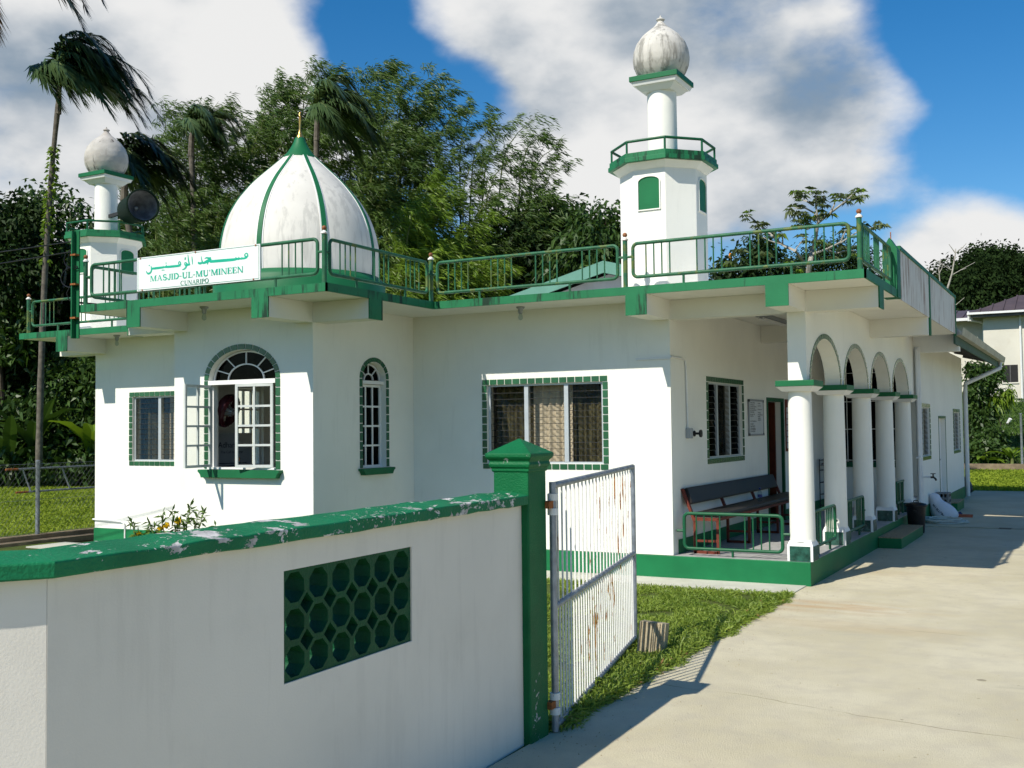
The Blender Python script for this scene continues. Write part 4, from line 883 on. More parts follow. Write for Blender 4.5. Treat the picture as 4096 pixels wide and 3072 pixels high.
MB().tube([(-10.64, 8.79, 3.5), (-10.75, 8.8, 3.36), (-10.72, 8.82, 3.28), (-10.62, 8.84, 3.25)], .007, 5).obj('slack_loop', 'black_plastic', cb)
for (x, y, lab) in ((-8.95, 9.21, 'small bare lamp holder under the bay eaves above the arched window'), (-12.6, 11.2, 'small bare lamp holder under the eaves of the left wing'), (-5.93, 11.25, 'small rusty lamp holder under the eaves right of the narrow window')):
    t = thing('soffit_lamp', (x, y, ZS), lab, 'lamp', 'lamp holders under the eaves')
    MB().lathe((x, y, 0), [(.05, ZS), (.05, ZS-.015), (.03, ZS-.03), (.025, ZS-.08)], 12).obj('holder', 'grey_paint', t)
    MB().lathe((x, y, ZS-.13), [(.004, -.03), (.022, -.018), (.028, 0), (.022, .03), (.014, .05)], 12).obj('bulb', 'bottle_plastic', t)
t = thing('strip_light', (-3.72, 14.2, 3.1), 'long strip light on the verandah ceiling', 'lamp')
MB().box(-3.78, -3.66, 13.6, 14.85, 3.085, ZS-.001).obj('tray', 'grey_paint', t)
for x in (-3.75, -3.69): MB().tube([(x, 13.64, 3.07), (x, 14.81, 3.07)], .013, 8).obj('tube', 'white_trim', t)
cd = thing('cable_conduit', (-4.2, 11.7, 1.7), 'thin white cable conduit round the verandah wall corner down to a grey switch box', 'conduit')
MB().box(-4.62, -4.203, 11.582, 11.599, 2.462, 2.487).obj('conduit', 'pvc_white', cd)
MB().tube([(-4.196, 11.585, 2.49), (-4.196, 11.95, 2.487), (-4.196, 12.06, 2.47), (-4.196, 12.09, 2.40), (-4.196, 12.12, 1.66)], .011, 8).obj('conduit', 'pvc_white', cd)
MB().box(-4.209, -4.15, 12.08, 12.17, 1.56, 1.68).obj('switch_box', 'grey_paint', cd, bevel=.005)
MB().lathe((-4.15, 12.33, 1.615), [(.0, -.05), (.035, -.045), (.035, -.03), (.014, -.02), (.014, .02), (.045, .03), (.045, .05), (0, .055)], 14, axis=(1, 0, 0)).obj('bell', 'black_plastic', cd)
cd = tag(MB().tube([(-13.53, 11.578, .385), (-12.92, 11.578, .365), (-12.86, 11.578, .34), (-12.84, 11.578, .25), (-12.84, 11.578, .02)], .012, 8).obj('water_pipe', 'pvc_white'), 'thin white pipe low on the far left wall corner', 'pipe')

# ------------------------------------------------------------------ things in the bay window
fan = thing('wall_fan', (-9.6, 9.95, 1.95), 'maroon wall fan inside the open arched window', 'fan')
fc = Vector((-9.26, 9.93, 1.95)); fa_ = Vector((.90, .22, -.36)).normalized()
MB().lathe(fc, [(.195, -.06), (.21, -.02), (.205, .03), (.17, .06)], 30, axis=fa_, cap=False).obj('cage_rim', 'fan_maroon', fan)
fu = fa_.orthogonal().normalized(); fv_ = fa_.cross(fu)
for k in range(20):
    a = 2*PI*k/20; e = fu*math.cos(a)+fv_*math.sin(a); MB().tube([fc+fa_*.085+e*.03, fc+fa_*.085+e*.12, fc+fa_*.05+e*.19], .003, 5).obj('cage_wire', 'fan_maroon', fan)
for k in range(3):
    a = 2*PI*k/3; e = fu*math.cos(a)+fv_*math.sin(a); e2 = fa_.cross(e)
    MB().add([fc+e*.03-e2*.02, fc+e*.17-e2*.06+fa_*.02, fc+e*.18+e2*.05-fa_*.02, fc+e*.03+e2*.02], [(0, 1, 2, 3)]).obj('blade', 'fan_maroon', fan)
MB().lathe(fc, [(.0, -.2), (.07, -.19), (.075, -.05), (.05, .07), (.0, .085)], 20, axis=fa_).obj('motor', 'aluminium', fan)
MB().bar(tuple(fc-fa_*.15), (-9.62, 9.98, 1.98), .05, .07).obj('arm', 'aluminium', fan)
ad = thing('notice_board', (-9.58, 10.1, 1.2), 'dim grey notice about the Adhan behind the open arched window', 'sign')
FA = Fr((-9.60, 9.80, 0), Vector((.18, .98, 0)).normalized(), Vector((.98, -.18, 0)).normalized())
MB().fbox(FA, 0, .78, -.02, 0, 1.0, 1.68).obj('board', 'grey_paint', ad)
def font_text(body, size, F, u, z, mat, par, nm='lettering'):
    cu = bpy.data.curves.new(nm, 'FONT'); cu.body = body; cu.size = size; tmp = bpy.data.objects.new('tmp', cu); COL.objects.link(tmp)
    dg = bpy.context.evaluated_depsgraph_get(); me = bpy.data.meshes.new_from_object(tmp.evaluated_get(dg)); COL.objects.unlink(tmp); bpy.data.objects.remove(tmp)
    off = worg(par)
    for v in me.vertices: v.co = F.p(u+v.co.x, .002, z+v.co.y)-off
    me.materials.clear(); me.materials.append(MATS[mat]); o = bpy.data.objects.new(nm, me); COL.objects.link(o); o.parent = par; return o
font_text('Adhan:', .10, FA, .27, 1.50, 'ink', ad); font_text('The Call to Prayer', .045, FA, .31, 1.43, 'ink', ad)
for k in range(7): MB().fbox(FA, .06, .70-.05*(k % 3), .001, .002, 1.30-k*.03, 1.308-k*.03).obj('text_line', 'ink', ad)
tag(MB().lathe((-9.02, 9.83, 1.275), [(.03, 0), (.03, .02), (.012, .035), (.012, .06), (.028, .075), (.034, .095), (.024, .12), (0, .128)], 14).obj('wooden_finial', 'orange_wood'), 'small turned orange wooden finial on the sill of the open window', 'ornament')

# ------------------------------------------------------------------ verandah furniture
bn = thing('bench', (-4.0, 13.8, ZF), 'long bench with dark padded back and red steel frame on the verandah', 'bench')
MB().box(-4.08, -3.74, 11.93, 16.05, .665, .72).obj('seat', 'bench_pad', bn, bevel=.02)
bb = [(-4.135, .80), (-4.195, .985), (-4.15, 1.0), (-4.085, .815)]
MB().ext(Fr((0, 0, 0), (1, 0, 0), (0, 1, 0)), bb, [], 11.93, 15.7).obj('backrest', 'bench_pad', bn, bevel=.015)
for k, yy in enumerate((11.90, 13.15, 14.50, 15.80)):
    for (z, w_) in ((ZF+.015, .03), (.645, .035), (.40, .025)): MB().bar((-4.06, yy, z), (-3.78, yy, z), w_, w_).obj('cross_bar', 'bench_red', bn)
    for xx in (-4.055, -3.785): MB().bar((xx, yy, ZF), (xx, yy, .64), .03).obj('leg', 'bench_red', bn)
    MB().bar((-4.055, yy, .62), (-4.20, yy, .985), .045, .03, up=(1, 0, 0)).obj('back_post', 'bench_red', bn)
MB().bar((-3.78, 11.9, .645), (-3.78, 16.0, .645), .03).obj('front_rail', 'bench_red', bn)
bt = thing('water_bottle', (-3.87, 13.96, .72), 'small clear water bottle with blue cap on the bench', 'bottle')
MB().lathe((-3.87, 13.96, .72), [(.026, 0), (.030, .01), (.030, .09), (.028, .11), (.014, .14), (.012, .155)], 16).obj('body', 'bottle_plastic', bt)
MB().lathe((-3.87, 13.96, .72), [(.031, .05), (.031, .085)], 16, cap=False).obj('band', 'bottle_blue', bt); MB().lathe((-3.87, 13.96, .72), [(.015, .155), (.015, .175)], 12).obj('cap', 'bottle_blue', bt)
wb = thing('whiteboard', (-4.2, 15.0, 1.56), 'white marker board with handwriting on the verandah wall left of the door', 'whiteboard')
FB = FX(-4.205)
MB().fbox(FB, 14.66, 15.39, 0, .012, 1.565, 2.06).obj('panel', 'board_white', wb)
for a in ((14.65, 14.675, 1.56, 2.065), (15.375, 15.40, 1.56, 2.065), (14.675, 15.375, 1.56, 1.585), (14.675, 15.375, 2.04, 2.065)): ubox('frame_bar', 'board_frame', wb, FB, a[0], a[1], .001, .018, a[2], a[3])
for (u, z) in ((14.65, 1.56), (15.365, 1.56), (14.65, 2.03), (15.365, 2.03)): ubox('corner', 'black_plastic', wb, FB, u, u+.035, .002, .021, z, z+.035)
hw_ = MB(); rr = random.Random(5); wz = .0131
for (ua, ub, rows) in ((14.72, 15.02, [2.015, 1.985, 1.96, 1.937, 1.913, 1.885, 1.855, 1.83, 1.76, 1.72, 1.69, 1.66, 1.64, 1.615]), (15.1, 15.34, [2.01, 1.975, 1.925, 1.88, 1.85, 1.825, 1.80, 1.775])):
    for z in rows:
        u = ua; ue = ua+(ub-ua)*rr.uniform(.45, 1)
        while u < ue:
            l = rr.uniform(.008, .02); z1 = z+rr.uniform(-.006, .008); hw_.add([FB.p(u, wz, z), FB.p(u+l, wz, z1), FB.p(u+l, wz, z1+.006), FB.p(u, wz, z+.007)], [(0, 1, 2, 3)])
            if rr.random() < .6: wz += 1e-6; hw_.add([FB.p(u+l*.3, wz, z-.006), FB.p(u+l*.3+.004, wz, z-.006), FB.p(u+l*.3+.006, wz, z+.012), FB.p(u+l*.3+.002, wz, z+.012)], [(0, 1, 2, 3)])
            u += l+rr.choice([.001, .002, .008]); wz += 1e-6
hw_.obj('handwriting', 'ink', wb)
ch = thing('notice_chart', (-4.2, 17.0, 1.45), 'brown framed chart of ruled white cards right of the verandah door', 'chart')
MB().fbox(FB, 16.68, 17.35, -.004, .012, 1.30, 2.10).obj('backing', 'bench_red', ch)
for k in range(7): ubox('card', 'board_white', ch, FB, 16.71, 17.32, .011, .015, 1.345+k*.092, 1.425+k*.092)
rk = thing('wire_rack', (-4.1, 18.9, ZF), 'black wire magazine rack at the end of the verandah', 'rack')
for xx in (-4.16, -3.94):
    for yy in (18.75, 19.1): MB().tube([(xx, yy, ZF), (xx, yy, 1.12)], .009, 6).obj('upright', 'dark_metal', rk)
for z in (.33, .52, .72, .93, 1.10): MB().tube([(-4.16, 18.75, z), (-3.94, 18.75, z), (-3.94, 19.1, z), (-4.16, 19.1, z)], .007, 6, closed=True).obj('shelf_wire', 'dark_metal', rk)
for k in range(3): MB().box(-4.15+k*.01, -3.95, 18.76, 19.08, 1.01+k*.016, 1.022+k*.016).obj('magazine', ('dark_metal', 'board_frame', 'fan_maroon')[k], rk)
se = thing('wash_seat', (-2.95, 19.3, ZF), 'low white block seat beside the last verandah column', 'seat')
MB().box(-3.10, -2.70, 19.02, 19.48, ZF, ZF+.2).obj('block', 'white_trim', se, bevel=.006); MB().box(-3.12, -2.695, 19.0, 19.49, ZF+.2, ZF+.225).obj('top', 'floor_tile', se, bevel=.004)

# ------------------------------------------------------------------ things by the drive
tb = thing('rubbish_bin', (-2.51, 17.95, 0), 'black plastic rubbish bin with lid beside the verandah step', 'bin')
MB().lathe((-2.51, 17.95, 0), [(.115, .0), (.12, .02), (.145, .40), (.155, .405), (.155, .42)], 28).obj('body', 'black_plastic', tb)
MB().lathe((-2.51, 17.95, 0), [(.168, .415), (.168, .435), (.15, .455), (.06, .475), (.02, .478)], 28).obj('lid', 'black_plastic', tb)
MB().tube([(-2.55, 17.95, .47), (-2.54, 17.95, .50), (-2.48, 17.95, .50), (-2.47, 17.95, .47)], .009, 6).obj('lid_handle', 'black_plastic', tb)
for s_ in (-1, 1): MB().box(-2.51-.02, -2.51+.02, 17.95+s_*.15-.02, 17.95+s_*.15+.02, .33, .36).obj('handle', 'black_plastic', tb)
tp = thing('garden_tap', (-2.6, 19.3, .6), 'brass tap on a white standpipe at the rear wall', 'tap')
MB().tube([(-2.62, 19.36, .25), (-2.62, 19.36, .79), (-2.56, 19.40, .80), (-2.47, 19.42, .80)], .016, 8).obj('pipe', 'pvc_white', tp)
MB().tube([(-2.47, 19.42, .80), (-2.42, 19.42, .80), (-2.39, 19.42, .77), (-2.385, 19.42, .745)], .017, 8).obj('spout', 'dark_metal', tp); MB().lathe((-2.43, 19.42, .80), [(.012, 0), (.012, .06)], 8).obj('valve_stem', 'dark_metal', tp); MB().box(-2.47, -2.39, 19.415, 19.425, .855, .868).obj('handle', 'dark_metal', tp)
# sack
sk = thing('feed_sack', (-2.5, 20.85, 0), 'white woven feed sack with black lettering slumped against the rear wall', 'sack')
def sack():
    m = MB(); n = 28; cs = []
    prof = [(0, -2.44, .10, .16, .20), (.02, -2.44, .12, .235, .215), (.10, -2.45, .11, .245, .22), (.18, -2.475, .10, .225, .20), (.25, -2.51, .085, .18, .165), (.30, -2.55, .075, .125, .13), (.335, -2.575, .07, .095, .11), (.37, -2.59, .07, .10, .105), (.41, -2.60, .07, .085, .09), (.435, -2.605, .065, .07, .065), (.45, -2.61, .06, .03, .03)]
    for (z, cx, yo, rx, ry) in prof:
        for k in range(n):
            a = 2*PI*k/n; w = 1+.035*math.sin(3*a+z*20)+.025*math.sin(7*a+z*31) ; cs.append((max(cx+rx*w*math.cos(a), -2.672), 20.8+yo+ry*w*math.sin(a), z))
    m.add(cs, [(i*n+k, i*n+(k+1) % n, (i+1)*n+(k+1) % n, (i+1)*n+k) for i in range(len(prof)-1) for k in range(n)]+[tuple(range(n-1, -1, -1)), tuple((len(prof)-1)*n+k for k in range(n))]); m.sm = True
    o = m.obj('sack', 'sack_white', sk); md = o.modifiers.new('sub', 'SUBSURF'); md.levels = 1; md.render_levels = 2; return o
sack()
FK = Fr((-2.72, 20.665, 0), Vector((.93, -.12, 0)).normalized(), Vector((-.12, -.93, .25)).normalized())
def on_sack(x, z):    # front skin of the sack
    pr = [(0, .16, .20), (.02, .235, .215), (.10, .245, .22), (.18, .225, .20), (.25, .18, .165), (.30, .125, .13), (.335, .095, .11), (.45, .06, .05)]
    cx = np.interp(z, [0, .1, .18, .25, .3, .37, .45], [-2.44, -2.45, -2.475, -2.51, -2.55, -2.59, -2.61]); yo = np.interp(z, [0, .1, .25, .45], [.10, .11, .085, .06])
    rx = np.interp(z, [p[0] for p in pr], [p[1] for p in pr]); ry = np.interp(z, [p[0] for p in pr], [p[2] for p in pr]); k = max(-.96, min(.96, (x-cx)/rx))
    return (x, 20.8+yo-ry*math.sqrt(1-k*k)*1.06-.004, z)
def sack_print(txt, pts, size, mat):
    m = MB(); n = len(txt)
    SEG = {'N': [((0, 0), (0, 1)), ((0, 1), (1, 0)), ((1, 0), (1, 1))], 'U': [((0, 1), (0, 0)), ((0, 0), (1, 0)), ((1, 0), (1, 1))], 'T': [((0, 1), (1, 1)), ((.5, 1), (.5, 0))], 'R': [((0, 0), (0, 1)), ((0, 1), (1, 1)), ((1, 1), (1, .5)), ((1, .5), (0, .5)), ((.4, .5), (1, 0))], 'I': [((.5, 0), (.5, 1))], 'M': [((0, 0), (0, 1)), ((0, 1), (.5, .4)), ((.5, .4), (1, 1)), ((1, 1), (1, 0))]}
    for i, c in enumerate(txt):
        p = Vector(pts[0]).lerp(Vector(pts[1]), i/n); d = (Vector(pts[1])-Vector(pts[0])).normalized(); q = Vector((-d.y, d.x)); L = (Vector(pts[1])-Vector(pts[0])).length/n*.72
        for (a, b) in SEG[c]:
            A = p+d*L*a[0]+q*size*a[1]; B = p+d*L*b[0]+q*size*b[1]; e = (B-A).normalized(); f = Vector((-e.y, e.x))*.004
            m.add([on_sack(*(A-f)), on_sack(*(B-f)), on_sack(*(B+f)), on_sack(*(A+f))], [(0, 1, 2, 3)])
    m.obj('printed_lettering', mat, sk)
sack_print('NUTRIM', ((-2.42, .075), (-2.60, .27)), .035, 'ink')
m = MB()
for k in range(3):
    x = -2.40+k*.028; m.add([on_sack(x, .012), on_sack(x+.014, .012), on_sack(x+.034, .05), on_sack(x+.02, .05)], [(0, 1, 2, 3)])
m.obj('printed_stripes', 'sack_red', sk)
hs_ = []
for i in range(220):
    a = i/220*2*PI*5.5; r = 1+.12*math.sin(a*.31)+.06*math.sin(a*1.7); hs_.append((-2.34+.30*r*math.cos(a)+.05*math.sin(a*.2), 20.02+.36*r*math.sin(a), .016+.05*i/220+.012*math.sin(a*2.3)))
hs_ += [(-2.0, 20.2, .03), (-1.95, 20.0, .014), (-2.1, 19.75, .014), (-2.35, 19.62, .014)]
tag(MB().tube(hs_, .012, 7).obj('garden_hose', 'hose_grey'), 'coiled pale grey garden hose on the drive in front of the sack', 'hose')
# stacked hollow blocks
n_ = 0
names = ('lowest', 'second from the ground', 'third from the ground', 'topmost')
for k in range(4):
    t = thing('hollow_block', (-2.55, 21.9, k*.102), 'grey hollow concrete block by the rear step, %s of its stack' % names[k], 'block', 'stack of hollow blocks')
    z = k*.102; hol = [rect(-2.655+i*.066, -2.612+i*.066, z+.018, z+.084) for i in range(3)]
    MB().ext(FY(21.62), rect(-2.675, -2.445, z+.001, z+.10), hol, -.4, 0).obj('block', 'concrete_block', t)
    MB().box(-2.67, -2.45, 21.8, 21.84, z+.01, z+.09).obj('web', 'concrete_block', t)
    m = MB()
    for i in range(5): m.box(-2.4449, -2.443, 21.66+i*.07, 21.70+i*.07, z+.025, z+.075)
    m.obj('painted_core_hole', 'painted_dark', t)  # dark plates on the side face, painting the shade of core holes
cl = MB(); 
for i in range(14): 
    a = 2*PI*i/14; cl.add([], [])
cl.lathe((-2.36, 21.68, 0), [(.11, 0), (.12, .02), (.09, .05), (.05, .065), (.0, .06)], 14); cl.v = [(x+.03*math.sin(y*31), y+.03*math.sin(x*43), max(0, z*(1+.4*math.sin(x*37+y*23)))) for x, y, z in cl.v]
tag(cl.obj('cloth', 'blue_cloth'), 'crumpled dark blue cloth on the ground behind the sack', 'cloth')
br = thing('broom_head', (-2.12, 21.28, 0), 'coral red broom head lying on the drive right of the sack', 'broom')
MB().box(-2.25, -2.0, 21.24, 21.29, .028, .05).obj('stock', 'coral_brush', br, bevel=.006); MB().box(-2.245, -2.005, 21.20, 21.285, 0, .03).obj('bristles', 'coral_brush', br)
tag(MB().lathe((-2.86, 28.6, 0), [(.14, 0), (.19, .08), (.17, .22), (.09, .34), (.03, .4)], 16).obj('black_sack', 'black_plastic'), 'black plastic bag behind the far wall corner', 'bag')

# ------------------------------------------------------------------ boundary wall, gate post, gate
bw = thing('boundary_wall', (-2.72, 3.7, 0), 'white rendered boundary wall with flaking green coping and pierced blocks', 'wall')
A, B = Vector((-2.767, 5.235, 0)), Vector((-2.675, 2.13, 0)); d = (A-B).normalized(); nw_ = Vector((d.y, -d.x, 0))
FW = Fr(B, d, nw_); WL_ = (A-B).length; ZWT = 1.285
u0, u1 = (3.2-2.13)/d.y, (4.105-2.13)/d.y
MB().ext(FW, rect(0, WL_, -.05, ZWT), [rect(u0, u1, .75, 1.172)], -.115, 0).obj('wall_panel', 'boundary_white', bw)
d2 = Vector((-.56, -.83, 0)).normalized(); n2 = Vector((-d2.y, d2.x, 0)); n2 = n2 if n2.dot(nw_) > 0 else -n2
FW2 = Fr(B, -d2, n2)
MB().ext(FW2, rect(-2.6, -.002, -.05, ZWT), [], -.15, 0).obj('wall_panel', 'boundary_white', bw)
# coping, ridged, following the bend
cpoly = [(.045, ZWT), (.045, ZWT+.05), (-.085, ZWT+.076), (-.195, ZWT+.05), (-.195, ZWT)]
def off(F, u, w, z): return F.p(u, w, z)
bis = (nw_+n2).normalized(); kb = 1/bis.dot(nw_)
rings = []
for u in np.linspace(WL_, .25, 26): rings.append([FW.p(u, w, z) for w, z in cpoly])
rings.append([B+bis*(w*kb)+Vector((0, 0, z)) for w, z in cpoly])
for u in np.linspace(.2, 2.6, 14): rings.append([FW2.p(-u, w, z) for w, z in cpoly])
rr = random.Random(3); m = MB(); n = 5
for i, rg in enumerate(rings):
    for j, p in enumerate(rg): m.v.append((p.x+rr.uniform(-.003, .003), p.y, p.z+rr.uniform(-.0035, .0035)))
m.f = [(i*n+k, i*n+(k+1) % n, (i+1)*n+(k+1) % n, (i+1)*n+k) for i in range(len(rings)-1) for k in range(n)]+[tuple(range(n)), tuple((len(rings)-1)*n+k for k in range(n-1, -1, -1))]
m.obj('coping', 'green_coping', bw, bevel=.006)
# pierced blocks
cw, chh = (u1-u0)/6, (1.172-.75)/3
for i in range(6):
    for j in range(3):
        a0, a1, b0, b1 = u0+i*cw, u0+(i+1)*cw, .75+j*chh, .75+(j+1)*chh; uc_, zc_ = (a0+a1)/2, (b0+b1)/2; k = .042
        def corner(u, z, su, sz, cut):
            return [(u+su*k, z), (u, z+sz*k)] if cut else [(u, z)]
        o = []
        o += corner(a0, b0, 1, 1, i > 0 and j > 0)[::-1]
        o += corner(a1, b0, -1, 1, i < 5 and j > 0)
        o += corner(a1, b1, -1, -1, i < 5 and j < 2)[::-1]
        o += corner(a0, b1, 1, -1, i > 0 and j < 2)
        hole = [(uc_+.064*math.cos(R(22.5+45*q)), zc_+.062*math.sin(R(22.5+45*q))) for q in range(8)]
        MB().ext(FW, o, [hole], -.108, -.008).obj('pierced_block', 'green_block', bw)
# post
gp = thing('gate_post', (-2.82, 5.34, 0), 'square green gate post with moulded pyramid cap and flaking paint', 'gate post')
px0, px1, py0, py1 = -2.94, -2.722, 5.232, 5.45
MB().box(px0, px1, py0, py1, -.05, 1.495).obj('shaft', 'green_post', gp, bevel=.01)
def sq(h, z): cx, cy = (px0+px1)/2, (py0+py1)/2; return [(cx-h, cy-h, z), (cx+h, cy-h, z), (cx+h, cy+h, z), (cx-h, cy+h, z)]
m = MB(); hh = (px1-px0)/2
st_ = [(hh+.003, 1.46), (hh+.007, 1.468), (hh+.007, 1.482), (hh+.015, 1.488), (hh+.020, 1.502), (hh+.014, 1.518), (hh+.018, 1.524), (hh+.029, 1.536), (hh+.034, 1.545), (hh+.034, 1.562), (.006, 1.642)]
for h, z in st_: m.v += sq(h, z)
m.f = [(i*4+k, i*4+(k+1) % 4, (i+1)*4+(k+1) % 4, (i+1)*4+k) for i in range(len(st_)-1) for k in range(4)]+[(3, 2, 1, 0), tuple((len(st_)-1)*4+k for k in range(4))]
m.obj('cap', 'green_post', gp, bevel=.004)
# gate
gt_ = thing('gate', (-2.70, 5.47, 0), 'white barred steel gate with rusty bars and grey tube frame, swung open', 'gate')
G0 = Vector((-2.708, 5.50, 0)); G1 = Vector((-3.265, 8.08, 0)); gd = (G1-G0).normalized(); GL = (G1-G0).length
def gp_(u, z, w=0): p = G0+gd*u; return (p.x+gd.y*w, p.y-gd.x*w, z)
for (a, b, nm) in (((0, 1.375), (GL, 1.385), 'top_rail'), ((0, .695), (GL, .70), 'mid_rail'), ((0, .03), (GL, .035), 'bottom_rail')): MB().tube([gp_(*a), gp_(*b)], .019, 12).obj(nm, 'galvanised', gt_)
for u in (0, GL): MB().tube([gp_(u, .005 if u == 0 else .02), gp_(u, 1.395)], .020, 12).obj('stile', 'galvanised', gt_)
nb = 24
me_t = None
for i in range(1, nb):
    u = GL*i/nb; MB().bar(gp_(u, .71), gp_(u, 1.365), .009, .012, up=tuple(gd)).obj('bar', 'rusty_white', gt_)
for i in range(1, 37):
    u = GL*i/37; MB().bar(gp_(u, .04), gp_(u, .69), .009, .011, up=tuple(gd)).obj('bar', 'rusty_white', gt_)
for z in (1.27, .16):
    p = gp_(0, z)
    for (za, zb) in ((-.06, -.022), (.022, .06)): MB().tube([(p[0], p[1], z+za), (p[0], p[1], z+zb)], .03, 10).obj('hinge_barrel', 'rusty_white', gt_)
    MB().box(p[0]-.03, p[0]+.012, p[1]-.07, p[1]+.02, z-.02, z+.02).obj('hinge_lug', 'rust', gt_)
# ribbed block on the grass
rb = MB(); yy0 = 0
prof = []
for i in range(7):
    x = i/7; prof += [(x*.20, .0), (x*.20, .012), (x*.20+.014, .012), (x*.20+.014, 0)]
poly = [(a, -.0) if False else (a-.1, b) for a, b in prof]+[(.1, 0), (.1, -.15), (-.1, -.15)]
tri = tessellate_polygon([[Vector((a, b, 0)) for a, b in poly]]); n = len(poly)
rot = Matrix.Rotation(R(5), 4, 'Y') @ Matrix.Rotation(R(10), 4, 'Z') @ Matrix.Rotation(R(-8), 4, 'X')
vs = [rot @ Vector((a, -b, z)) for z in (-.02, .235) for a, b in poly]; base = Vector((-2.985, 7.68, .0))
rb.add([v+base for v in vs], [tuple(t) for t in tri]+[tuple(i+n for i in t) for t in tri]+[(i, (i+1) % n, (i+1) % n+n, i+n) for i in range(n)])
tag(rb.obj('ribbed_block', 'tan_block', None, bevel=.004), 'tan ribbed concrete block tilted in the grass by the open gate', 'block')

# ------------------------------------------------------------------ chain link fence on the left
fn = thing('chain_link_fence', (-14.9, 14, 0), 'chain link fence on a low concrete kerb left of the mosque', 'fence')
MB().box(-14.98, -14.80, 2, 42.9, -.05, .10).obj('kerb', 'kerb_concrete', fn, bevel=.01); MB().box(-14.78, -14.55, 2, 42.9, -.05, .035).obj('kerb_foot', 'kerb_concrete', fn)
for yy in (8.7, 11.67, 14.7, 17.8, 20.9): MB().lathe((-14.90, yy, 0), [(.034, .05), (.034, 1.23), (.036, 1.235), (.036, 1.27), (.01, 1.28)], 12).obj('post', 'galvanised', fn)
wm = MB(); hgt = 1.12; wv = []; ang = hgt*.85
for s_ in (1, -1):
    for y in np.arange(4, 26, .085):
        a, b = (y, .11), (y+s_*ang, .11+hgt); t_ = .0014
        wv.append([(-14.862+.001*s_, a[0]-t_, a[1]), (-14.862+.001*s_, a[0]+t_, a[1]), (-14.862+.001*s_, b[0]+t_, b[1]), (-14.862+.001*s_, b[0]-t_, b[1]), (-14.858+.001*s_, (a[0]), a[1]), (-14.858+.001*s_, b[0], b[1])])
quads_mesh('chain_link', np.array(wv), 6, 'wire', fn, [(0, 1, 2, 3), (1, 4, 5, 2), (4, 0, 3, 5)])
for z in (.12, .65, 1.22): MB().tube([(-14.86, 4, z), (-14.86, 26, z)], .0025, 4).obj('line_wire', 'galvanised', fn)
ld = thing('pipe_ladder', (-15.1, 13, .5), 'grey pipe ladder with rusty ends hung along the chain link fence', 'ladder')
for (x, z, y0) in ((-15.05, 1.14, 11.2), (-15.0, .775, 11.35)):
    MB().tube([(x, y0+.22, z), (x, 15.5, z+.01)], .016, 8).obj('side_pipe', 'galvanised', ld); MB().tube([(x, y0, z), (x, y0+.22, z)], .0165, 8).obj('pipe_end', 'rust', ld)
for yy in (11.5, 12.25, 13.0, 13.75, 14.5): MB().tube([(-15.05, yy, 1.14), (-15.0, yy+.12, .775)], .013, 7).obj('rung', 'galvanised', ld)
# rear kerb and fence post
rk_ = thing('rear_fence', (-2, 43, 0), 'low concrete kerb with a steel fence post beyond the rear lawn', 'fence')
MB().box(-15, 14, 42.9, 43.15, -.05, .22).obj('kerb', 'kerb_concrete', rk_)
for xx in (-2.36, 1.6): MB().lathe((xx, 43.05, 0), [(.045, .2), (.045, 2.0), (.05, 2.01), (.05, 2.05)], 10).obj('post', 'galvanised', rk_)

# ------------------------------------------------------------------ neighbouring house on its bank
bk = MB()
xs = np.linspace(-40, 30, 36); ys = np.linspace(43.2, 80, 20)
for y in ys:
    for x in xs: bk.v.append((x, y, -.03+2.72*min(1, max(0, (y-44)/11.5))**1.15+.12*math.sin(x*.5+y*.3)*min(1, (y-43.2)/3)))
nx = len(xs); bk.f = [(j*nx+i, j*nx+i+1, (j+1)*nx+i+1, (j+1)*nx+i) for j in range(len(ys)-1) for i in range(nx-1)]; bk.sm = True
struct(bk.obj('bank', 'bank_grass'))
hx, hy = -4.62, 56.4
ho = thing('house', (0, 60, 2.6), 'cream two storey house with maroon hip roof on the grassy bank', 'house')
MB().box(hx, 9, hy, 70, 2.0, 7.05).obj('wall', 'house_wall', ho); MB().box(-14, hx-.001, hy+1.9, 70, 2.0, 6.95).obj('wall', 'house_wall', ho)
ez = 6.98; x0, x1, y0, y1 = hx-.55, 9.6, hy-.6, 70.5; rz = 8.35; ry = (y0+y1)/2
# front face slope, hip at left
P = [(x0, y0, ez), (x1, y0, ez), (x1, y1, ez), (x0, y1, ez), (x0+2.0, y0+3.1, 8.0), (x1-3.1, y0+3.1, 8.0), (x1-3.1, y1-3.1, 8.0), (x0+2.0, y1-3.1, 8.0)]
ro = MB().add(P, [(0, 1, 5, 4), (1, 2, 6, 5), (2, 3, 7, 6), (3, 0, 4, 7), (4, 5, 6, 7), (3, 2, 1, 0)]).obj('roof', 'maroon_roof', ho)
ro2 = MB().add([(-14.6, hy+1.3, 6.9), (x0+.02, hy+1.3, 6.9), (x0+3, hy+4.4, 7.58), (-11.5, hy+4.4, 7.58), (-14.6, 66, 6.9), (-11.5, 63, 7.58), (x0+.02, 66, 6.9), (x0+3, 63, 7.58)], [(0, 1, 2, 3), (0, 3, 5, 4), (3, 2, 7, 5), (4, 5, 7, 6), (0, 4, 6, 1)]).obj('roof', 'maroon_roof', ho)
for i in range(28):
    xx = x0+.45+i*.5; tt = min(1, (xx-x0)/2.0)
    MB().bar((xx, y0, ez+.03), (xx, y0+3.1*tt, ez+.03+1.02*tt), .07, .04).obj('roof_rib', 'maroon_roof', ro)
for i in range(20):
    xx = -14.2+i*.5; MB().bar((xx, hy+1.3, 6.93), (xx+.0, hy+4.2, 7.57), .08, .05).obj('roof_rib', 'maroon_roof', ro2)
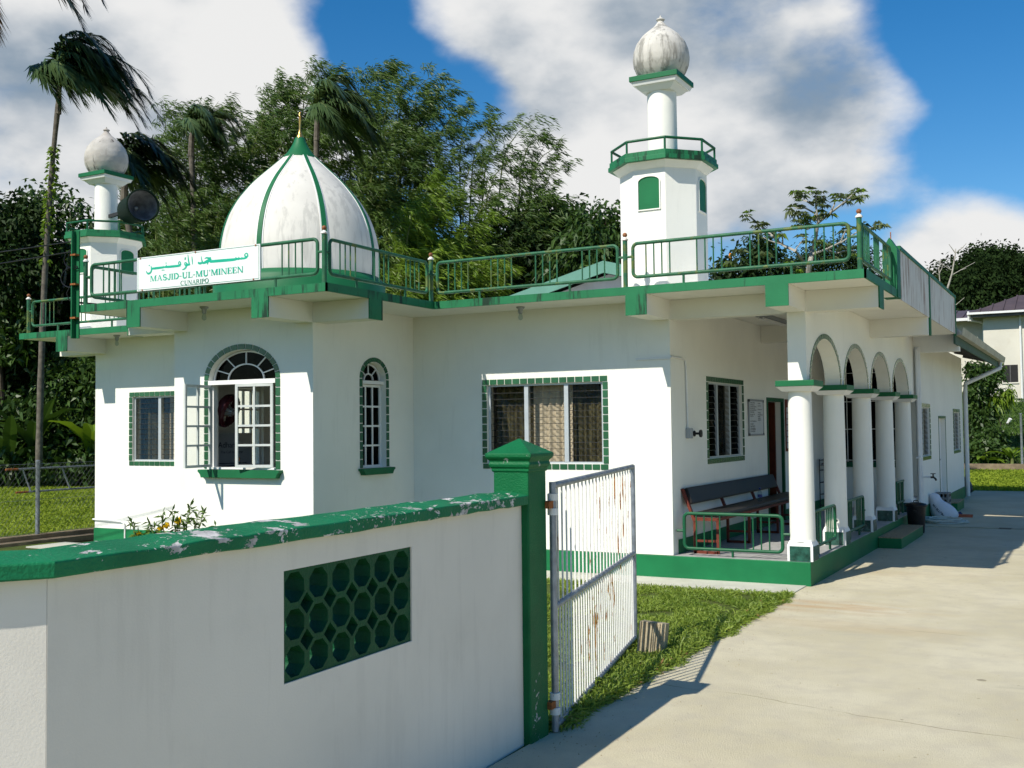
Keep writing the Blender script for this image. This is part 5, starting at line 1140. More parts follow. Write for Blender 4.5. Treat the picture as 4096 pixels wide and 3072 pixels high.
MB().box(x0-.06, x1, y0-.10, y0, ez-.10, ez+.0).obj('gutter', 'pvc_white', ro); MB().box(x0-.10, x0, y0, hy+1.3, ez-.10, ez).obj('gutter', 'pvc_white', ro)
MB().bar((-14.6, hy+1.25, 6.84), (x0, hy+1.25, 6.84), .1, .14).obj('gutter', 'pvc_white', ro2)
MB().box(x0+.05, x1, y0+.02, hy-.01, ez-.22, ez-.14).obj('soffit', 'roof_underside', ro)
def hwin(u0, u1, z0, z1):
    w = MB().box(u0, u1, hy-.02, hy-.004, z0, z1).obj('window', 'painted_dark', ho); MB().box((u0+u1)/2-.02, (u0+u1)/2+.02, hy-.04, hy-.021, z0, z1).obj('mullion', 'roof_underside', w); MB().box(u0-.03, u1+.03, hy-.05, hy-.003, z0-.06, z0).obj('sill', 'house_wall', w)
hwin(-3.82, -3.16, 3.62, 4.45); hwin(-.5, .4, 3.62, 4.45)
MB().tube([(-3.0, hy-.08, 6.8), (-3.0, hy-.08, 2.7)], .05, 8).obj('downpipe', 'pvc_white', ho)
MB().tube([(-5.35, hy+1.0, 7.2), (-5.35, hy+1.0, 6.75), (-4.85, hy+1.2, 6.68), (-4.75, hy+1.78, 6.6), (-4.75, hy+1.78, 4)], .055, 8).obj('downpipe', 'pvc_white', ho)
MB().box(-8.2, -6.0, hy+1.86, hy+1.899, 2.6, 4.4).obj('opening', 'painted_dark', ho)  # dark panel on a solid wall, painted shade of an opening
for k, (x, y, a) in enumerate(((-3.35, 51.2, 60), (-2.45, 53.4, 30))):
    z = 2.72*((y-44)/11.5)**1.15
    tag(MB().tube([(x, y, z+.02), (x+.28*math.cos(R(a)), y-.1, z+.05+.28*math.sin(R(a)))], .075, 10).obj('pipe_offcut', 'pvc_white'), ('larger white pipe offcut lying on the grassy bank beside the leafy bush', 'small white pipe offcut high on the grassy bank below the house')[k], 'pipe')
# ------------------------------------------------------------------ vegetation
def at(px, py, depth):
    x, y = (px/2212*4096-2048)/4330.088, (py/2212*4096-1536)/4330.088
    return CAMP + (_rt2*x - _up2*y + _fw)*depth
def ato(px, py, depth): return at(px*2212/4096, py*2212/4096, depth)
WIND = np.array([.86, .47, 0.0]); DOWN = np.array([0, 0, -1.0])
def arr(v): return np.array(v, float)

# ---- palms
def palm(base, top, label, nf, L, lmat, seed, trunk_r=.10, mid=None, sweep=1.0, dry=2, moss=False):
    rg = np.random.default_rng(seed); base, top = arr(base), arr(top)
    t = thing('palm_tree', tuple(base), label, 'palm tree', 'wind-blown palms')
    mid = (base+top)/2+arr((.15, 0, 0)) if mid is None else arr(mid); pts, rad = [], []
    for i in range(22):
        s = i/21; p = base*(1-s)**2+mid*2*s*(1-s)+top*s*s; pts.append(tuple(p)); rad.append(trunk_r*(1.25-.45*s)*(1+.06*math.sin(i*2.1))*(1.25 if s > .93 else 1))
    MB().tube(pts, rad, 10).obj('trunk', 'bark_palm', t)
    MB().tube([tuple(top-arr((0, 0, .25))), tuple(top+arr((.02, 0, .35))), tuple(top+arr((.10, .05, .8)))], [trunk_r*1.1, trunk_r*.9, trunk_r*.4], 8).obj('crownshaft', 'bark_palm', t)
    if moss:
        P = []; D = []
        for i in range(280):
            s = rg.uniform(.5, .86); p = base*(1-s)**2+mid*2*s*(1-s)+top*s*s; a = rg.uniform(0, 6.28); e = arr((math.cos(a), math.sin(a), 0)); P.append(p+e*trunk_r*.95); D.append(e+arr((0, 0, rg.uniform(-.9, .5))))
        quads_mesh('climber', leaf_quads(np.array(P), np.array(D), .13, .07, .2, rg), 4, 'leaf_lime', t)
    for f in range(nf+dry):
        isdry = f >= nf
        az = 2*PI*(f*.381966) + rg.uniform(-.2, .2); el = rg.uniform(.15, 1.4) if not isdry else -1.2
        d = arr((math.cos(az)*math.cos(el), math.sin(az)*math.cos(el), math.sin(el))); d = d-WIND*min(0, float(d@WIND))*.85; d = nrm(d); Lf = L*rg.uniform(.8, 1.1)*(.5 if isdry else 1)
        n = 26; p = top+arr((.03, 0, .45 if not isdry else .1)); path = [p]; ds = []
        for i in range(n):
            s = i/n; w = d*1.75*(1-s)**1.35 + WIND*sweep*(.20+.62*s)*(0.3 if isdry else 1) + DOWN*(.02+2.1*s**1.6 + (.9 if isdry else 0)); w = nrm(w); ds.append(w); p = p+w*Lf/n; path.append(p)
        ds.append(ds[-1]); path = np.array(path); ds = np.array(ds)
        m = MB().tube([tuple(q) for q in path[::3]], [.020*(1-.85*i/len(path[::3]))+.004 for i in range(len(path[::3]))], 5)
        k0 = 3; nl = 66 if not isdry else 40; V = []
        S = np.linspace(k0/n, .995, nl); idx = S*n; i0 = np.floor(idx).astype(int); fr_ = (idx-i0)[:, None]; i1 = np.minimum(i0+1, n)
        P = path[i0]*(1-fr_)+path[i1]*fr_; T = nrm(ds[i0]*(1-fr_)+ds[i1]*fr_); side = nrm(np.cross(T, arr((0, 0, 1))+.001)); upv = np.cross(side, T)
        prof = np.sin(np.clip((S-.05)/.95, 0, 1)**.7*PI*.93)**.6
        Vs = []
        for sg in (-1, 1):
            Dl = nrm(side*sg*.75 + T*.75 + upv*.18 + WIND*.30*sweep + DOWN*.55 + rg.normal(size=(nl, 3))*.17); ll = (.20*L*prof*rg.uniform(.8, 1.1, nl))[:, None]; wv = .080*L/3.0
            N_ = nrm(np.cross(Dl, side)+1e-4); Sd = nrm(np.cross(Dl, N_)); a = P; b = P+Dl*ll*.5; c = P+Dl*ll+DOWN*ll*.28+WIND*ll*.12
            Vs.append(np.stack([a-Sd*wv*.2, a+Sd*wv*.2, b+Sd*wv*.5, c, b-Sd*wv*.5], axis=1))
        V = np.concatenate(Vs); off_ = len(m.v); o_idx = 0
        fo = quads_mesh('frond', V, 5, 'leaf_dry' if isdry else lmat, t, [(0, 1, 2, 4), (4, 2, 3)])
        m.obj('rachis', 'culm' if not isdry else 'leaf_dry', fo, fix=False)
    return t
palm(at(84, 1010, 27), at(126, 225, 27), 'tallest palm at the left, leaning trunk with green climber and fronds blown right', 32, 3.0, 'leaf_palm', 21, .068, mid=at(92, 520, 27), sweep=1.25, moss=True, dry=0)
palm(at(-75, 1010, 25), at(-40, -60, 25), 'palm whose frond tips hang into the top left corner', 15, 3.2, 'leaf_palm_dark', 22, .12, sweep=1.0)
palm(at(330, 1000, 30), at(268, 415, 30), 'dark low palm right behind the horn loudspeaker', 20, 2.7, 'leaf_palm_dark', 23, .10, sweep=1.0, dry=0)
palm(at(425, 1000, 33), at(413, 320, 33), 'slim palm with sparse crown between loudspeaker and dome', 18, 2.2, 'leaf_palm', 24, .09, sweep=.8, dry=0)
palm(at(655, 1000, 31), at(684, 285, 31), 'palm with dense crown blown right, directly behind the dome spike', 20, 2.8, 'leaf_palm', 25, .08, sweep=1.0, dry=0)

# ---- bamboo
def bamboo(label, tips, mat, seed, node=.30, nb=6, nl=20, ll=(.17, .32), low=.18, lw=.033):
    rg = np.random.default_rng(seed); b0 = at(sum(p[0] for p in tips)/len(tips)-18, 900, sum(p[2] for p in tips)/len(tips)); b0 = arr((b0.x, b0.y, 0))
    t = thing('bamboo_clump', tuple(b0), label, 'bamboo', 'bamboo clumps behind the mosque'); Pl, Dl, Ll = [], [], []
    twigs = []
    for (x, y, dp) in tips:
        tip = arr(at(x, y, dp)); base = arr(at(x-rg.uniform(-5, 45), 900, dp)); base[2] = -.05; base[:2] = base[:2]*.6+b0[:2]*.4; H = tip[2]; mid = base*.45+tip*.55; mid[2] = H*.78; mid[:2] = base[:2]*.85+tip[:2]*.15
        pts = [base*(1-s)**2+mid*2*s*(1-s)+tip*s*s for s in np.linspace(0, 1, 26)]
        for i_, s_ in enumerate(np.linspace(0, 1, 26)):
            if s_ > .72: k_ = ((s_-.72)/.28)**2; pts[i_] = pts[i_]+WIND*k_*rg.uniform(.35, .85)+DOWN*k_*.22
        MB().tube([tuple(p) for p in pts], [.045*(1-s)**.7+.005 for s in np.linspace(0, 1, 26)], 6).obj('culm', 'culm', t, fix=False)
        Lc = sum(np.linalg.norm(pts[i+1]-pts[i]) for i in range(25)); nn = int(Lc*(1-low)/node)
        for k in range(nn):
            s = low+(1-low)*(k+rg.random())/nn; f = s*25; i = min(int(f), 24); p = pts[i]+(pts[i+1]-pts[i])*(f-i)
            for b in range(nb if rg.random() > s*.55 else max(1, nb-3)):
                a = rg.uniform(0, 6.28); bl = rg.uniform(.45, 1.5)*(1.15-.6*s); d = nrm(arr((math.cos(a), math.sin(a), rg.uniform(-.1, .9))) + WIND*.45)
                e = p+d*bl+DOWN*bl*bl*.22
                if rg.random() < .35: twigs.append((p, e))
                u = rg.uniform(.25, 1.0, nl)[:, None]**.6; q = p+(e-p)*u+rg.normal(size=(nl, 3))*.055
                Pl.append(q); Dl.append(nrm(d*.45+WIND*.85+DOWN*.50+rg.normal(size=(nl, 3))*.36)); Ll.append(rg.uniform(*ll, nl))
    P, D, Ls = np.concatenate(Pl), np.concatenate(Dl), np.concatenate(Ll)
    quads_mesh('foliage', leaf_quads(P, D, Ls, Ls*0+lw, .15, rg), 4, mat, t)
    if twigs:
        A = np.array([a for a, _ in twigs]); B = np.array([b for _, b in twigs]); sd = nrm(np.cross(B-A, arr((.3, .8, .5))))*.006; s2 = nrm(np.cross(B-A, sd))*.006
        quads_mesh('twigs', np.stack([A-sd, A+sd, A+s2, B], axis=1), 4, 'culm', t, [(0, 1, 3), (1, 2, 3), (2, 0, 3)])['kind'] = 'stuff'
    return t
bamboo('bamboo clump left of the dome, rising behind the slim palm', [(345, 222, 35), (372, 250, 34), (432, 205, 35), (458, 232, 36), (402, 290, 34), (482, 300, 35), (325, 310, 34), (262, 335, 35), (505, 250, 36), (440, 330, 34)], 'leaf_bamboo', 31)
bamboo('feathery bamboo clump over the left shoulder of the dome', [(560, 175, 35), (584, 152, 36), (602, 190, 35), (545, 235, 34), (628, 235, 36), (512, 300, 35), (590, 270, 34)], 'leaf_bamboo', 32)
bamboo('tall narrow bamboo clump straight above the dome spike', [(655, 128, 35), (692, 150, 36), (642, 185, 35), (668, 220, 34), (716, 225, 36), (640, 270, 34)], 'leaf_bamboo', 33)
bamboo('tallest bamboo clump right of the palm by the dome', [(778, 128, 36), (803, 118, 36), (832, 165, 35), (765, 195, 35), (848, 225, 35), (735, 265, 35), (815, 260, 34), (790, 330, 34)], 'leaf_bamboo', 34, nb=6)
bamboo('bamboo clump with a bushy top left of the open sky', [(892, 148, 36), (926, 165, 36), (872, 205, 35), (952, 215, 36), (908, 265, 35), (860, 290, 34), (935, 320, 34)], 'leaf_bamboo', 35, nb=6)
bamboo('thin open bamboo clump with bare arching tips against the cloud', [(990, 222, 36), (1032, 248, 36), (1062, 255, 36), (1102, 248, 36), (1002, 310, 35), (1062, 335, 35), (1035, 400, 34)], 'leaf_bamboo', 36, nb=4, nl=15)
bamboo('outermost bamboo clump hanging to the right, nearest the right minaret', [(1130, 272, 36), (1158, 300, 36), (1172, 345, 36), (1150, 405, 35), (1176, 425, 35), (1105, 440, 35), (1205, 440, 36)], 'leaf_bamboo', 37, nb=5)
bamboo('bright lime bamboo clump low on the right of the dome', [(905, 365, 33), (950, 400, 33), (872, 430, 32), (1000, 455, 33), (1012, 560, 32), (905, 520, 32), (955, 560, 32), (865, 560, 32), (1060, 560, 33)], 'leaf_lime', 38, nb=7, nl=20)
bamboo('olive bamboo clump low on the left of the dome', [(380, 400, 33), (430, 430, 33), (470, 400, 33), (350, 470, 33), (500, 440, 33), (410, 520, 32), (540, 380, 33), (460, 500, 32)], 'leaf_bamboo', 39, nb=7, nl=20)
bamboo('shaded bamboo clump close behind the right side of the dome', [(800, 400, 34), (760, 380, 34), (830, 450, 33), (740, 330, 35), (1090, 500, 35), (1130, 480, 35)], 'leaf_bamboo', 40, nb=7, nl=20)

# ---- broadleaf trees: blobs are (px, py, depth, radius m)
def clumps(rg, c, r, n, per, spread, flat=.8):
    v = nrm(rg.normal(size=(n, 3)))*(rg.random((n, 1))**.45)*r; v[:, 2] *= flat; C = c+v
    P = np.repeat(C, per, axis=0)+rg.normal(size=(n*per, 3))*spread; D = np.repeat(nrm(v+.001), per, axis=0)*.6+rg.normal(size=(n*per, 3))*.7+arr((0, 0, -.25)); return P, D
def tree(label, base, blobs, mat, seed, nclump=60, per=26, L=.22, W=.10, bark='bark_dark', spread=.22, tr=.12, name='broadleaf_tree', cat='tree', group='trees beyond the lawn', droop=.3):
    rg = np.random.default_rng(seed); base = arr(base); t = thing(name, tuple(base), label, cat, group); Ps, Ds = [], []; cs = [arr(at(*b[:3])) for b in blobs]
    hub = np.mean(cs, axis=0); hub[2] = base[2]+(hub[2]-base[2])*.62; m = MB().tube([tuple(base), tuple(base*.5+hub*.5+arr((.12, .05, 0))), tuple(hub)], [tr, tr*.8, tr*.6], 8); m.obj('trunk', bark, t)
    for c, b in zip(cs, blobs):
        k = (hub+c)/2+rg.normal(size=3)*.2; MB().tube([tuple(hub), tuple(k), tuple(c)], [tr*.45, tr*.3, tr*.12], 6).obj('limb', bark, t)
        for j in range(3): e = c+nrm(rg.normal(size=3))*b[3]*.8; MB().tube([tuple(k*.3+c*.7), tuple(e)], [tr*.14, tr*.05], 5).obj('branch', bark, t)
        P, D = clumps(rg, c, b[3], max(8, int(nclump*b[3]**2)), per, spread); Ps.append(P); Ds.append(D)
    P, D = np.concatenate(Ps), np.concatenate(Ds); Ls = rg.uniform(.7, 1.3, len(P))*L
    quads_mesh('crown', leaf_quads(P, D, Ls, Ls*W/L, droop, rg), 4, mat, t); return t
def gb(px, depth): p = at(px, 900, depth); return (p.x, p.y, -.05)
tree('dark dense tree cut by the left picture edge', gb(0, 36), [(-10, 520, 36, 1.5), (30, 470, 36, .9), (20, 600, 35.5, 1.4), (-40, 640, 36, 1.6)], 'leaf_dark', 51)
tree('pale green airy tree behind the tall palm trunk', gb(110, 37), [(80, 450, 37, .8), (120, 440, 37.5, .7), (160, 470, 37, .7), (100, 520, 37, 1.0), (170, 540, 37, .9)], 'leaf_broad', 52, nclump=38, per=18, bark='bark_pale')
tree('dark tree between the tall palm and the left minaret', gb(150, 39), [(150, 600, 39, 1.5), (90, 640, 38, 1.4), (200, 620, 39, 1.3), (60, 720, 37, 1.4), (150, 720, 38, 1.4)], 'leaf_dark', 53)
tree('dark leafy tree right of the bamboo, low behind the roof', gb(1180, 36), [(1120, 530, 36, 1.5), (1180, 490, 36, 1.1), (1190, 580, 35.5, 1.5), (1080, 590, 36, 1.3), (1230, 500, 36, .9)], 'leaf_dark', 54, group='trees behind the mosque')
tree('glossy tree with hanging leaves just left of the right minaret', gb(1290, 33), [(1290, 500, 33, .85), (1330, 530, 33, .9), (1265, 560, 32.5, 1.0), (1310, 600, 32.5, 1.2), (1225, 600, 33, .9)], 'leaf_broad', 55, L=.26, W=.10, droop=.55, group='trees behind the mosque')
tree('dark bushy tree behind the roof railing right of the minaret', gb(1630, 42), [(1640, 545, 42, .75), (1600, 590, 42, 1.0), (1665, 590, 42, .95), (1560, 610, 42, .7)], 'leaf_dark', 56, group='trees behind the mosque')
tree('fine leaved dark tree behind the umbrella tree', gb(1780, 44), [(1760, 560, 44, .95), (1810, 545, 44, .8), (1850, 570, 44, .9), (1730, 600, 44, .9), (1890, 600, 44, .8), (1800, 610, 44, .9)], 'leaf_dark', 57, L=.18, W=.06, group='trees behind the mosque')
tree('vine covered leafy bush below the neighbouring house', gb(2128, 42.6), [(2125, 830, 42.5, .5), (2135, 880, 42.5, .5), (2118, 925, 42.3, .5), (2140, 805, 42.6, .38), (2105, 850, 42.6, .4), (2105, 900, 42.5, .45), (2100, 800, 42.6, .3)], 'leaf_broad', 58, nclump=170, per=30, L=.17, W=.09, spread=.12, name='bush', cat='bush', group='bushes below the house')
tree('low mound of creeper at the foot of the bank', gb(2130, 40.9), [(2125, 965, 41, .5), (2150, 975, 41, .48), (2100, 980, 40.9, .45), (2170, 1000, 40.8, .32), (2120, 1000, 40.7, .4), (2145, 945, 41.2, .4)], 'leaf_broad', 59, nclump=210, per=30, L=.15, W=.10, spread=.10, name='bush', cat='bush', group='bushes below the house')
tree('mango shoot with long drooping leaves in front of the house wall', gb(2150, 42.3), [(2172, 850, 42.3, .2), (2158, 862, 42.3, .18), (2148, 870, 42.3, .2)], 'leaf_lime', 60, nclump=260, per=16, L=.34, W=.07, spread=.08, tr=.03, name='bush', cat='bush', group='bushes below the house', droop=.6)

# ---- understorey at the far side of the lawn, and the mass behind the bamboo: uncountable
def thicket(name, label, boxes, mat, seed, L, W):
    rg = np.random.default_rng(seed); Ps, Ds = [], []
    for (xa, xb, ya, yb, da, db, n) in boxes:
        k = n//24; c = np.array([arr(at(rg.uniform(xa, xb), ya+(yb-ya)*rg.random()**.8, rg.uniform(da, db))) for _ in range(k)]); c[:, 2] = np.maximum(c[:, 2], .05)
        Ps.append(np.repeat(c, 24, axis=0)+rg.normal(size=(k*24, 3))*.24); Ds.append(rg.normal(size=(k*24, 3))*.8+arr((.2, -.35, -.1)))
    P, D = np.concatenate(Ps), np.concatenate(Ds); P[:, 2] = np.maximum(P[:, 2], .02); Ls = rg.uniform(.6, 1.35, len(P))*L
    return tag(quads_mesh(name, leaf_quads(P, D, Ls, Ls*W/L, .3, rg), 4, mat), label, 'thicket', kind='stuff')
thicket('thicket', 'dark mass of undergrowth and trees closing the view behind lawn and mosque', [(-120, 230, 560, 1010, 37, 41, 60000), (190, 760, 470, 1000, 38, 42, 60000), (700, 1360, 520, 980, 38, 42, 60000)], 'leaf_dark', 61, .34, .15)
thicket('undergrowth', 'sunlit leafy undergrowth along the far edge of the left lawn', [(100, 215, 770, 985, 35.3, 36.5, 9000), (-60, 110, 860, 1005, 35.2, 36.5, 5000), (-20, 60, 560, 760, 35, 36, 3500), (-80, 230, 985, 1015, 34.4, 35.3, 3500)], 'leaf_broad', 62, .26, .11)

# ---- big-leaved plants: each leaf a part
def big_leaf(base, d, L, W, bend, mat, par, rg, nm='leaf'):
    n = 9; base, d = arr(base), nrm(arr(d)); side = nrm(np.cross(d, arr((0, 0, 1.)))+1e-4); m = MB(); vs = []
    p = base.copy(); dd = d.copy()
    for i in range(n+1):
        s = i/n; w = W*math.sin(PI*min(1, s*.92+.06))**.7; up_ = np.cross(side, dd); ru = .05*W*math.sin(i*2.3)
        vs += [tuple(p-side*w/2+up_*(w*.18+ru)), tuple(p), tuple(p+side*w/2+up_*(w*.18-ru))]; dd = nrm(dd+DOWN*bend/n); p = p+dd*L/n
    m.add(vs, [(i*3+k, i*3+k+1, i*3+k+4, i*3+k+3) for i in range(n) for k in (0, 1)]); m.sm = True; return m.obj(nm, mat, par, fix=False)
def banana(label, base, n, L, W, mat, seed, up=1.3, grp='big leaved plants'):
    rg = np.random.default_rng(seed); t = thing('banana_plant', tuple(base), label, 'plant', grp); b = arr(base)
    MB().tube([tuple(b), tuple(b+arr((.02, 0, L*.5)))], [.07, .05], 8).obj('stem', 'culm', t)
    for i in range(n):
        a = i*2.399+rg.uniform(-.3, .3); big_leaf(b+arr((0, 0, L*rg.uniform(.25, .5))), (math.cos(a), math.sin(a), up*rg.uniform(.6, 1.4)), L*rg.uniform(.7, 1.1), W*rg.uniform(.8, 1.1), rg.uniform(.8, 1.8), mat, t, rg)
p = at(70, 950, 34.8); banana('tall banana-like plant with upright leaves beside the tall palm trunk', (p.x, p.y, 0), 9, 2.4, .5, 'leaf_broad', 71, 2.2)
p = at(20, 950, 34.6); banana('broad banana-like plant near the left picture edge', (p.x, p.y, 0), 8, 2.2, .5, 'leaf_broad', 72, 1.8)
p = at(195, 950, 34.9); banana('banana-like plant showing between palm trunk and mosque corner', (p.x, p.y, 0), 7, 2.6, .5, 'leaf_lime', 73, 2.2)
banana('small banana plant beside the rear fence post', (-2.75, 43.9, 0), 8, 1.0, .26, 'leaf_lime', 74, 1.2)
banana('small banana plant at the foot of the creeper mound', (-3.7, 44.0, .0), 6, .8, .22, 'leaf_lime', 75, 1.0)

# ---- umbrella tree behind the right railing
def umbrella_tree():
    rg = np.random.default_rng(81); DP_ = 33
    q = lambda x, y: arr(ato(2900+x/3.16, 700+y/3.16, DP_+rg.uniform(-.5, .5)))
    b = ato(2900+1050/3.16, 700+1230/3.16, DP_); t = thing('umbrella_tree', (b.x, b.y, 0), 'pale limbed umbrella tree with whorled leaves above the verandah railing', 'tree')
    T = [([(1050, 1230), (1075, 1100), (1110, 950), (1150, 780), (1180, 600)], .085), ([(1180, 600), (1330, 480), (1500, 350), (1620, 240)], .045), ([(1330, 480), (1380, 380), (1400, 280)], .03), ([(1180, 600), (1130, 480), (1000, 410), (890, 420)], .035), ([(1120, 385), (1030, 330), (950, 310), (880, 215)], .03), ([(1180, 600), (1155, 420), (1150, 270)], .04), ([(1180, 600), (1230, 420), (1250, 260)], .03),
         ([(1000, 1110), (890, 960), (720, 880), (600, 770), (400, 600), (300, 510)], .045), ([(730, 880), (730, 750)], .025), ([(890, 960), (900, 930), (1000, 800)], .025), ([(1110, 1000), (1300, 930), (1460, 850), (1530, 690)], .04), ([(1300, 950), (1400, 990), (1560, 950), (1640, 960)], .03), ([(1460, 860), (1700, 700), (1880, 660)], .025), ([(1180, 620), (1040, 690), (930, 600)], .025), ([(720, 880), (560, 830), (470, 780)], .022)]
    b0 = MB().tube([(b.x, b.y, 0), tuple(b)], [.14, .09], 8); b0.obj('trunk', 'bark_pale', t)
    for pts, r in T: P = [q(*p) for p in pts]; MB().tube([tuple(p) for p in P], [r*(1-.5*i/(len(P)-1)) for i in range(len(P))], 7).obj('limb', 'bark_pale', t)
    W = [(880, 210), (950, 250), (1000, 255), (1080, 200), (1150, 215), (1150, 270), (1230, 240), (1250, 290), (1380, 250), (1440, 270), (1420, 320), (1600, 240), (1650, 190), (1720, 200), (1700, 290), (1640, 300), (1720, 340), (1560, 330), (1510, 280), (1770, 265), (850, 400), (800, 440), (900, 470), (930, 400), (970, 440), (1000, 490), (1050, 530), (1090, 560), (1000, 580), (1190, 450), (1230, 380), (1280, 400), (1240, 510), (1180, 520), (1320, 510), (920, 570), (880, 640), (940, 640), (1050, 610), (930, 320), (1110, 350), (1190, 330), (300, 500), (250, 550), (440, 620), (480, 640), (390, 640), (570, 750), (720, 745), (980, 770), (1040, 830), (1520, 680), (1480, 710), (1640, 670), (1760, 620), (1880, 660), (1950, 600), (2000, 620), (1930, 640), (1160, 820), (1220, 850), (1300, 880), (1100, 1000), (150, 950), (100, 1000), (220, 970), (430, 1000), (820, 1110), (760, 1130), (920, 1190), (1380, 1060), (1420, 1100), (1500, 900), (1620, 900), (1640, 1000), (500, 1000), (60, 1100)]
    V = []; V2 = []
    for (x, y) in W:
        for _ in range(2):
            c = q(x+rg.normal()*14, y+rg.normal()*12); n = 9; tilt = rg.normal(size=3)*.3; r = rg.uniform(.15, .27)
            a = np.arange(n)*2*PI/n+rg.uniform(0, 1); D = np.stack([np.cos(a), np.sin(a), np.zeros(n)+.15], 1)+tilt; (V if rg.random() < .8 else V2).append(leaf_quads(np.repeat(c[None], n, 0), D, r, r*.36, .45, rg))
    quads_mesh('foliage', np.concatenate(V), 4, 'leaf_cecropia', t); quads_mesh('young_foliage', np.concatenate(V2), 4, 'leaf_lime', t)
    for (x, y) in ((68, 1010), (70, 1035)): c = q(x, y); MB().lathe(tuple(c), [(.0, -.06), (.05, -.03), (.055, .02), (0, .06)], 8).obj('flower', 'flower_orange', t)
umbrella_tree()
# ---- leafless tree by the parapet end
def bare_tree():
    q = lambda x, y: tuple(ato(3600+x/3.32, 900+y/3.32, 31)); b = ato(3600+600/3.32, 900+1000/3.32, 31)
    t = thing('bare_tree', (b.x, b.y, 0), 'leafless pale sapling with few forked twigs beyond the parapet end', 'tree')
    MB().tube([(b.x, b.y, 0), tuple(b), q(625, 860), q(690, 650), q(735, 380), q(740, 315)], [.05, .035, .03, .024, .016, .009], 7).obj('trunk', 'bark_pale', t)
    for pts in ([(735, 375), (690, 310), (650, 255)], [(735, 375), (820, 310), (880, 245)], [(690, 665), (820, 590), (995, 495)], [(800, 600), (880, 575)], [(685, 600), (570, 530), (470, 465)], [(530, 760), (515, 580), (540, 500), (540, 445)], [(520, 640), (555, 580), (565, 535)], [(360, 575), (440, 610), (520, 665)], [(625, 860), (530, 760)], [(640, 1140), (720, 1080), (855, 965)]):
        MB().tube([q(*p) for p in pts], [.014*(1-.5*i/(len(pts)-1)) for i in range(len(pts))], 6).obj('branch', 'bark_pale', t)
    MB().tube([(b.x, b.y, .4), tuple(arr(q(640, 1140)))], [.03, .022], 6).obj('branch', 'bark_pale', t)
bare_tree()
# ---- wooded hill behind the house
hl = MB(); xs = np.linspace(-120, 90, 50); ys = np.linspace(80, 260, 26)
def hill_h(x, y):
    prof = np.interp(x, [-120, -60, -34, -22, -16, -12, -8.6, -4, 2, 20, 60, 90], [5, 6, 8, 10.5, 12.4, 14.6, 17.6, 16.2, 15.5, 17, 14, 10]); r = min(1, max(0, (y-80)/24)); return -.3+prof*.90*(r*r*(3-2*r))
for y in ys:
    for x in xs: hl.v.append((x, y, hill_h(x*100/max(100, y), y)))
nx = len(xs); hl.f = [(j*nx+i, j*nx+i+1, (j+1)*nx+i+1, (j+1)*nx+i) for j in range(len(ys)-1) for i in range(nx-1)]; hl.sm = True
struct(hl.obj('hill', 'forest_floor'))
def hill_wood():
    rg = np.random.default_rng(91); Ps, Ds = [], []
    for i in range(1100):
        x, y = rg.uniform(-34, 12), rg.uniform(80, 106); z = hill_h(x*100/max(100, y), y); r = rg.uniform(.8, 2.0); c = arr((x, y, z+r*.5))
        P, D = clumps(rg, c, r, 9, 30, .34); Ps.append(P); Ds.append(D)
    P, D = np.concatenate(Ps), np.concatenate(Ds); Ls = rg.uniform(.22, .5, len(P))
    return tag(quads_mesh('hill_forest', leaf_quads(P, D, Ls, Ls*.5, .3, rg), 4, 'leaf_hill'), 'dark forest covering the hill behind the house', 'forest', kind='stuff')
hill_wood()
# ---- grass
def grass(name, label, n, fx, mat, L, W, seed, lean=.5, clump=0):
    rg = np.random.default_rng(seed); P = fx(rg, n); n = len(P); D = rg.normal(size=(n, 3))*lean; D[:, 2] = 1.0; Ls = rg.uniform(.5, 1.25, n)*L
    return tag(quads_mesh(name, leaf_quads(P, D, Ls, W, .35, rg), 4, mat), label, 'grass', kind='stuff')
def front(rg, n):
    x = -2.74-rg.random(n)**1.25*3.4; y = rg.uniform(5.5, 10.95, n); kp = np.sin(x*5.3+np.sin(y*3.1)*2)*np.sin(y*4.1+np.cos(x*2.7)*2) < .62-.35*rg.random(n); x, y = x[kp], y[kp]; n = len(x); e = .05+.09*np.sin(y*3.1)*np.sin(y*7.3+1); P = np.stack([x+e*rg.random(n), y, np.zeros(n)-.012], 1); return P
grass('lawn_grass', 'short lush grass between the gate and the mosque', 105000, front, 'grass_blade', .085, .009, 101, .8)
def edge(rg, n):
    y = rg.uniform(5.6, 10.9, n); return np.stack([-2.755+rg.normal(size=n)*.03, y, np.zeros(n)], 1)
grass('verge_grass', 'longer grass spilling over the drive edge', 5200, edge, 'grass_blade', .11, .011, 102, .9)
def left_l(rg, n):
    t_ = rg.random(n); x = -15.05-t_**1.3*17; y = 8+rg.random(n)*26; return np.stack([x, y, np.zeros(n)-.02], 1)
grass('side_lawn_grass', 'sunlit yellow green grass beyond the chain link fence', 130000, left_l, 'grass_far', .13, .022, 103, .8)
def rear_l(rg, n): return np.stack([rg.uniform(-9, 6, n), rg.uniform(29.8, 42.8, n), np.zeros(n)-.016], 1)
grass('rear_lawn_grass', 'sunlit grass behind the mosque along the low kerb', 50000, rear_l, 'grass_far', .14, .03, 104, .8)
def bank_l(rg, n):
    y = rg.uniform(44, 56, n); x = rg.uniform(-9, 4, n); return np.stack([x, y, -.03+2.72*np.clip((y-44)/11.5, 0, 1)**1.15+.12*np.sin(x*.5+y*.3)*np.clip((y-43.2)/3, 0, 1)], 1)
grass('bank_grass', 'deep green rough grass on the bank below the house', 30000, bank_l, 'leaf_broad', .2, .04, 105, .8)
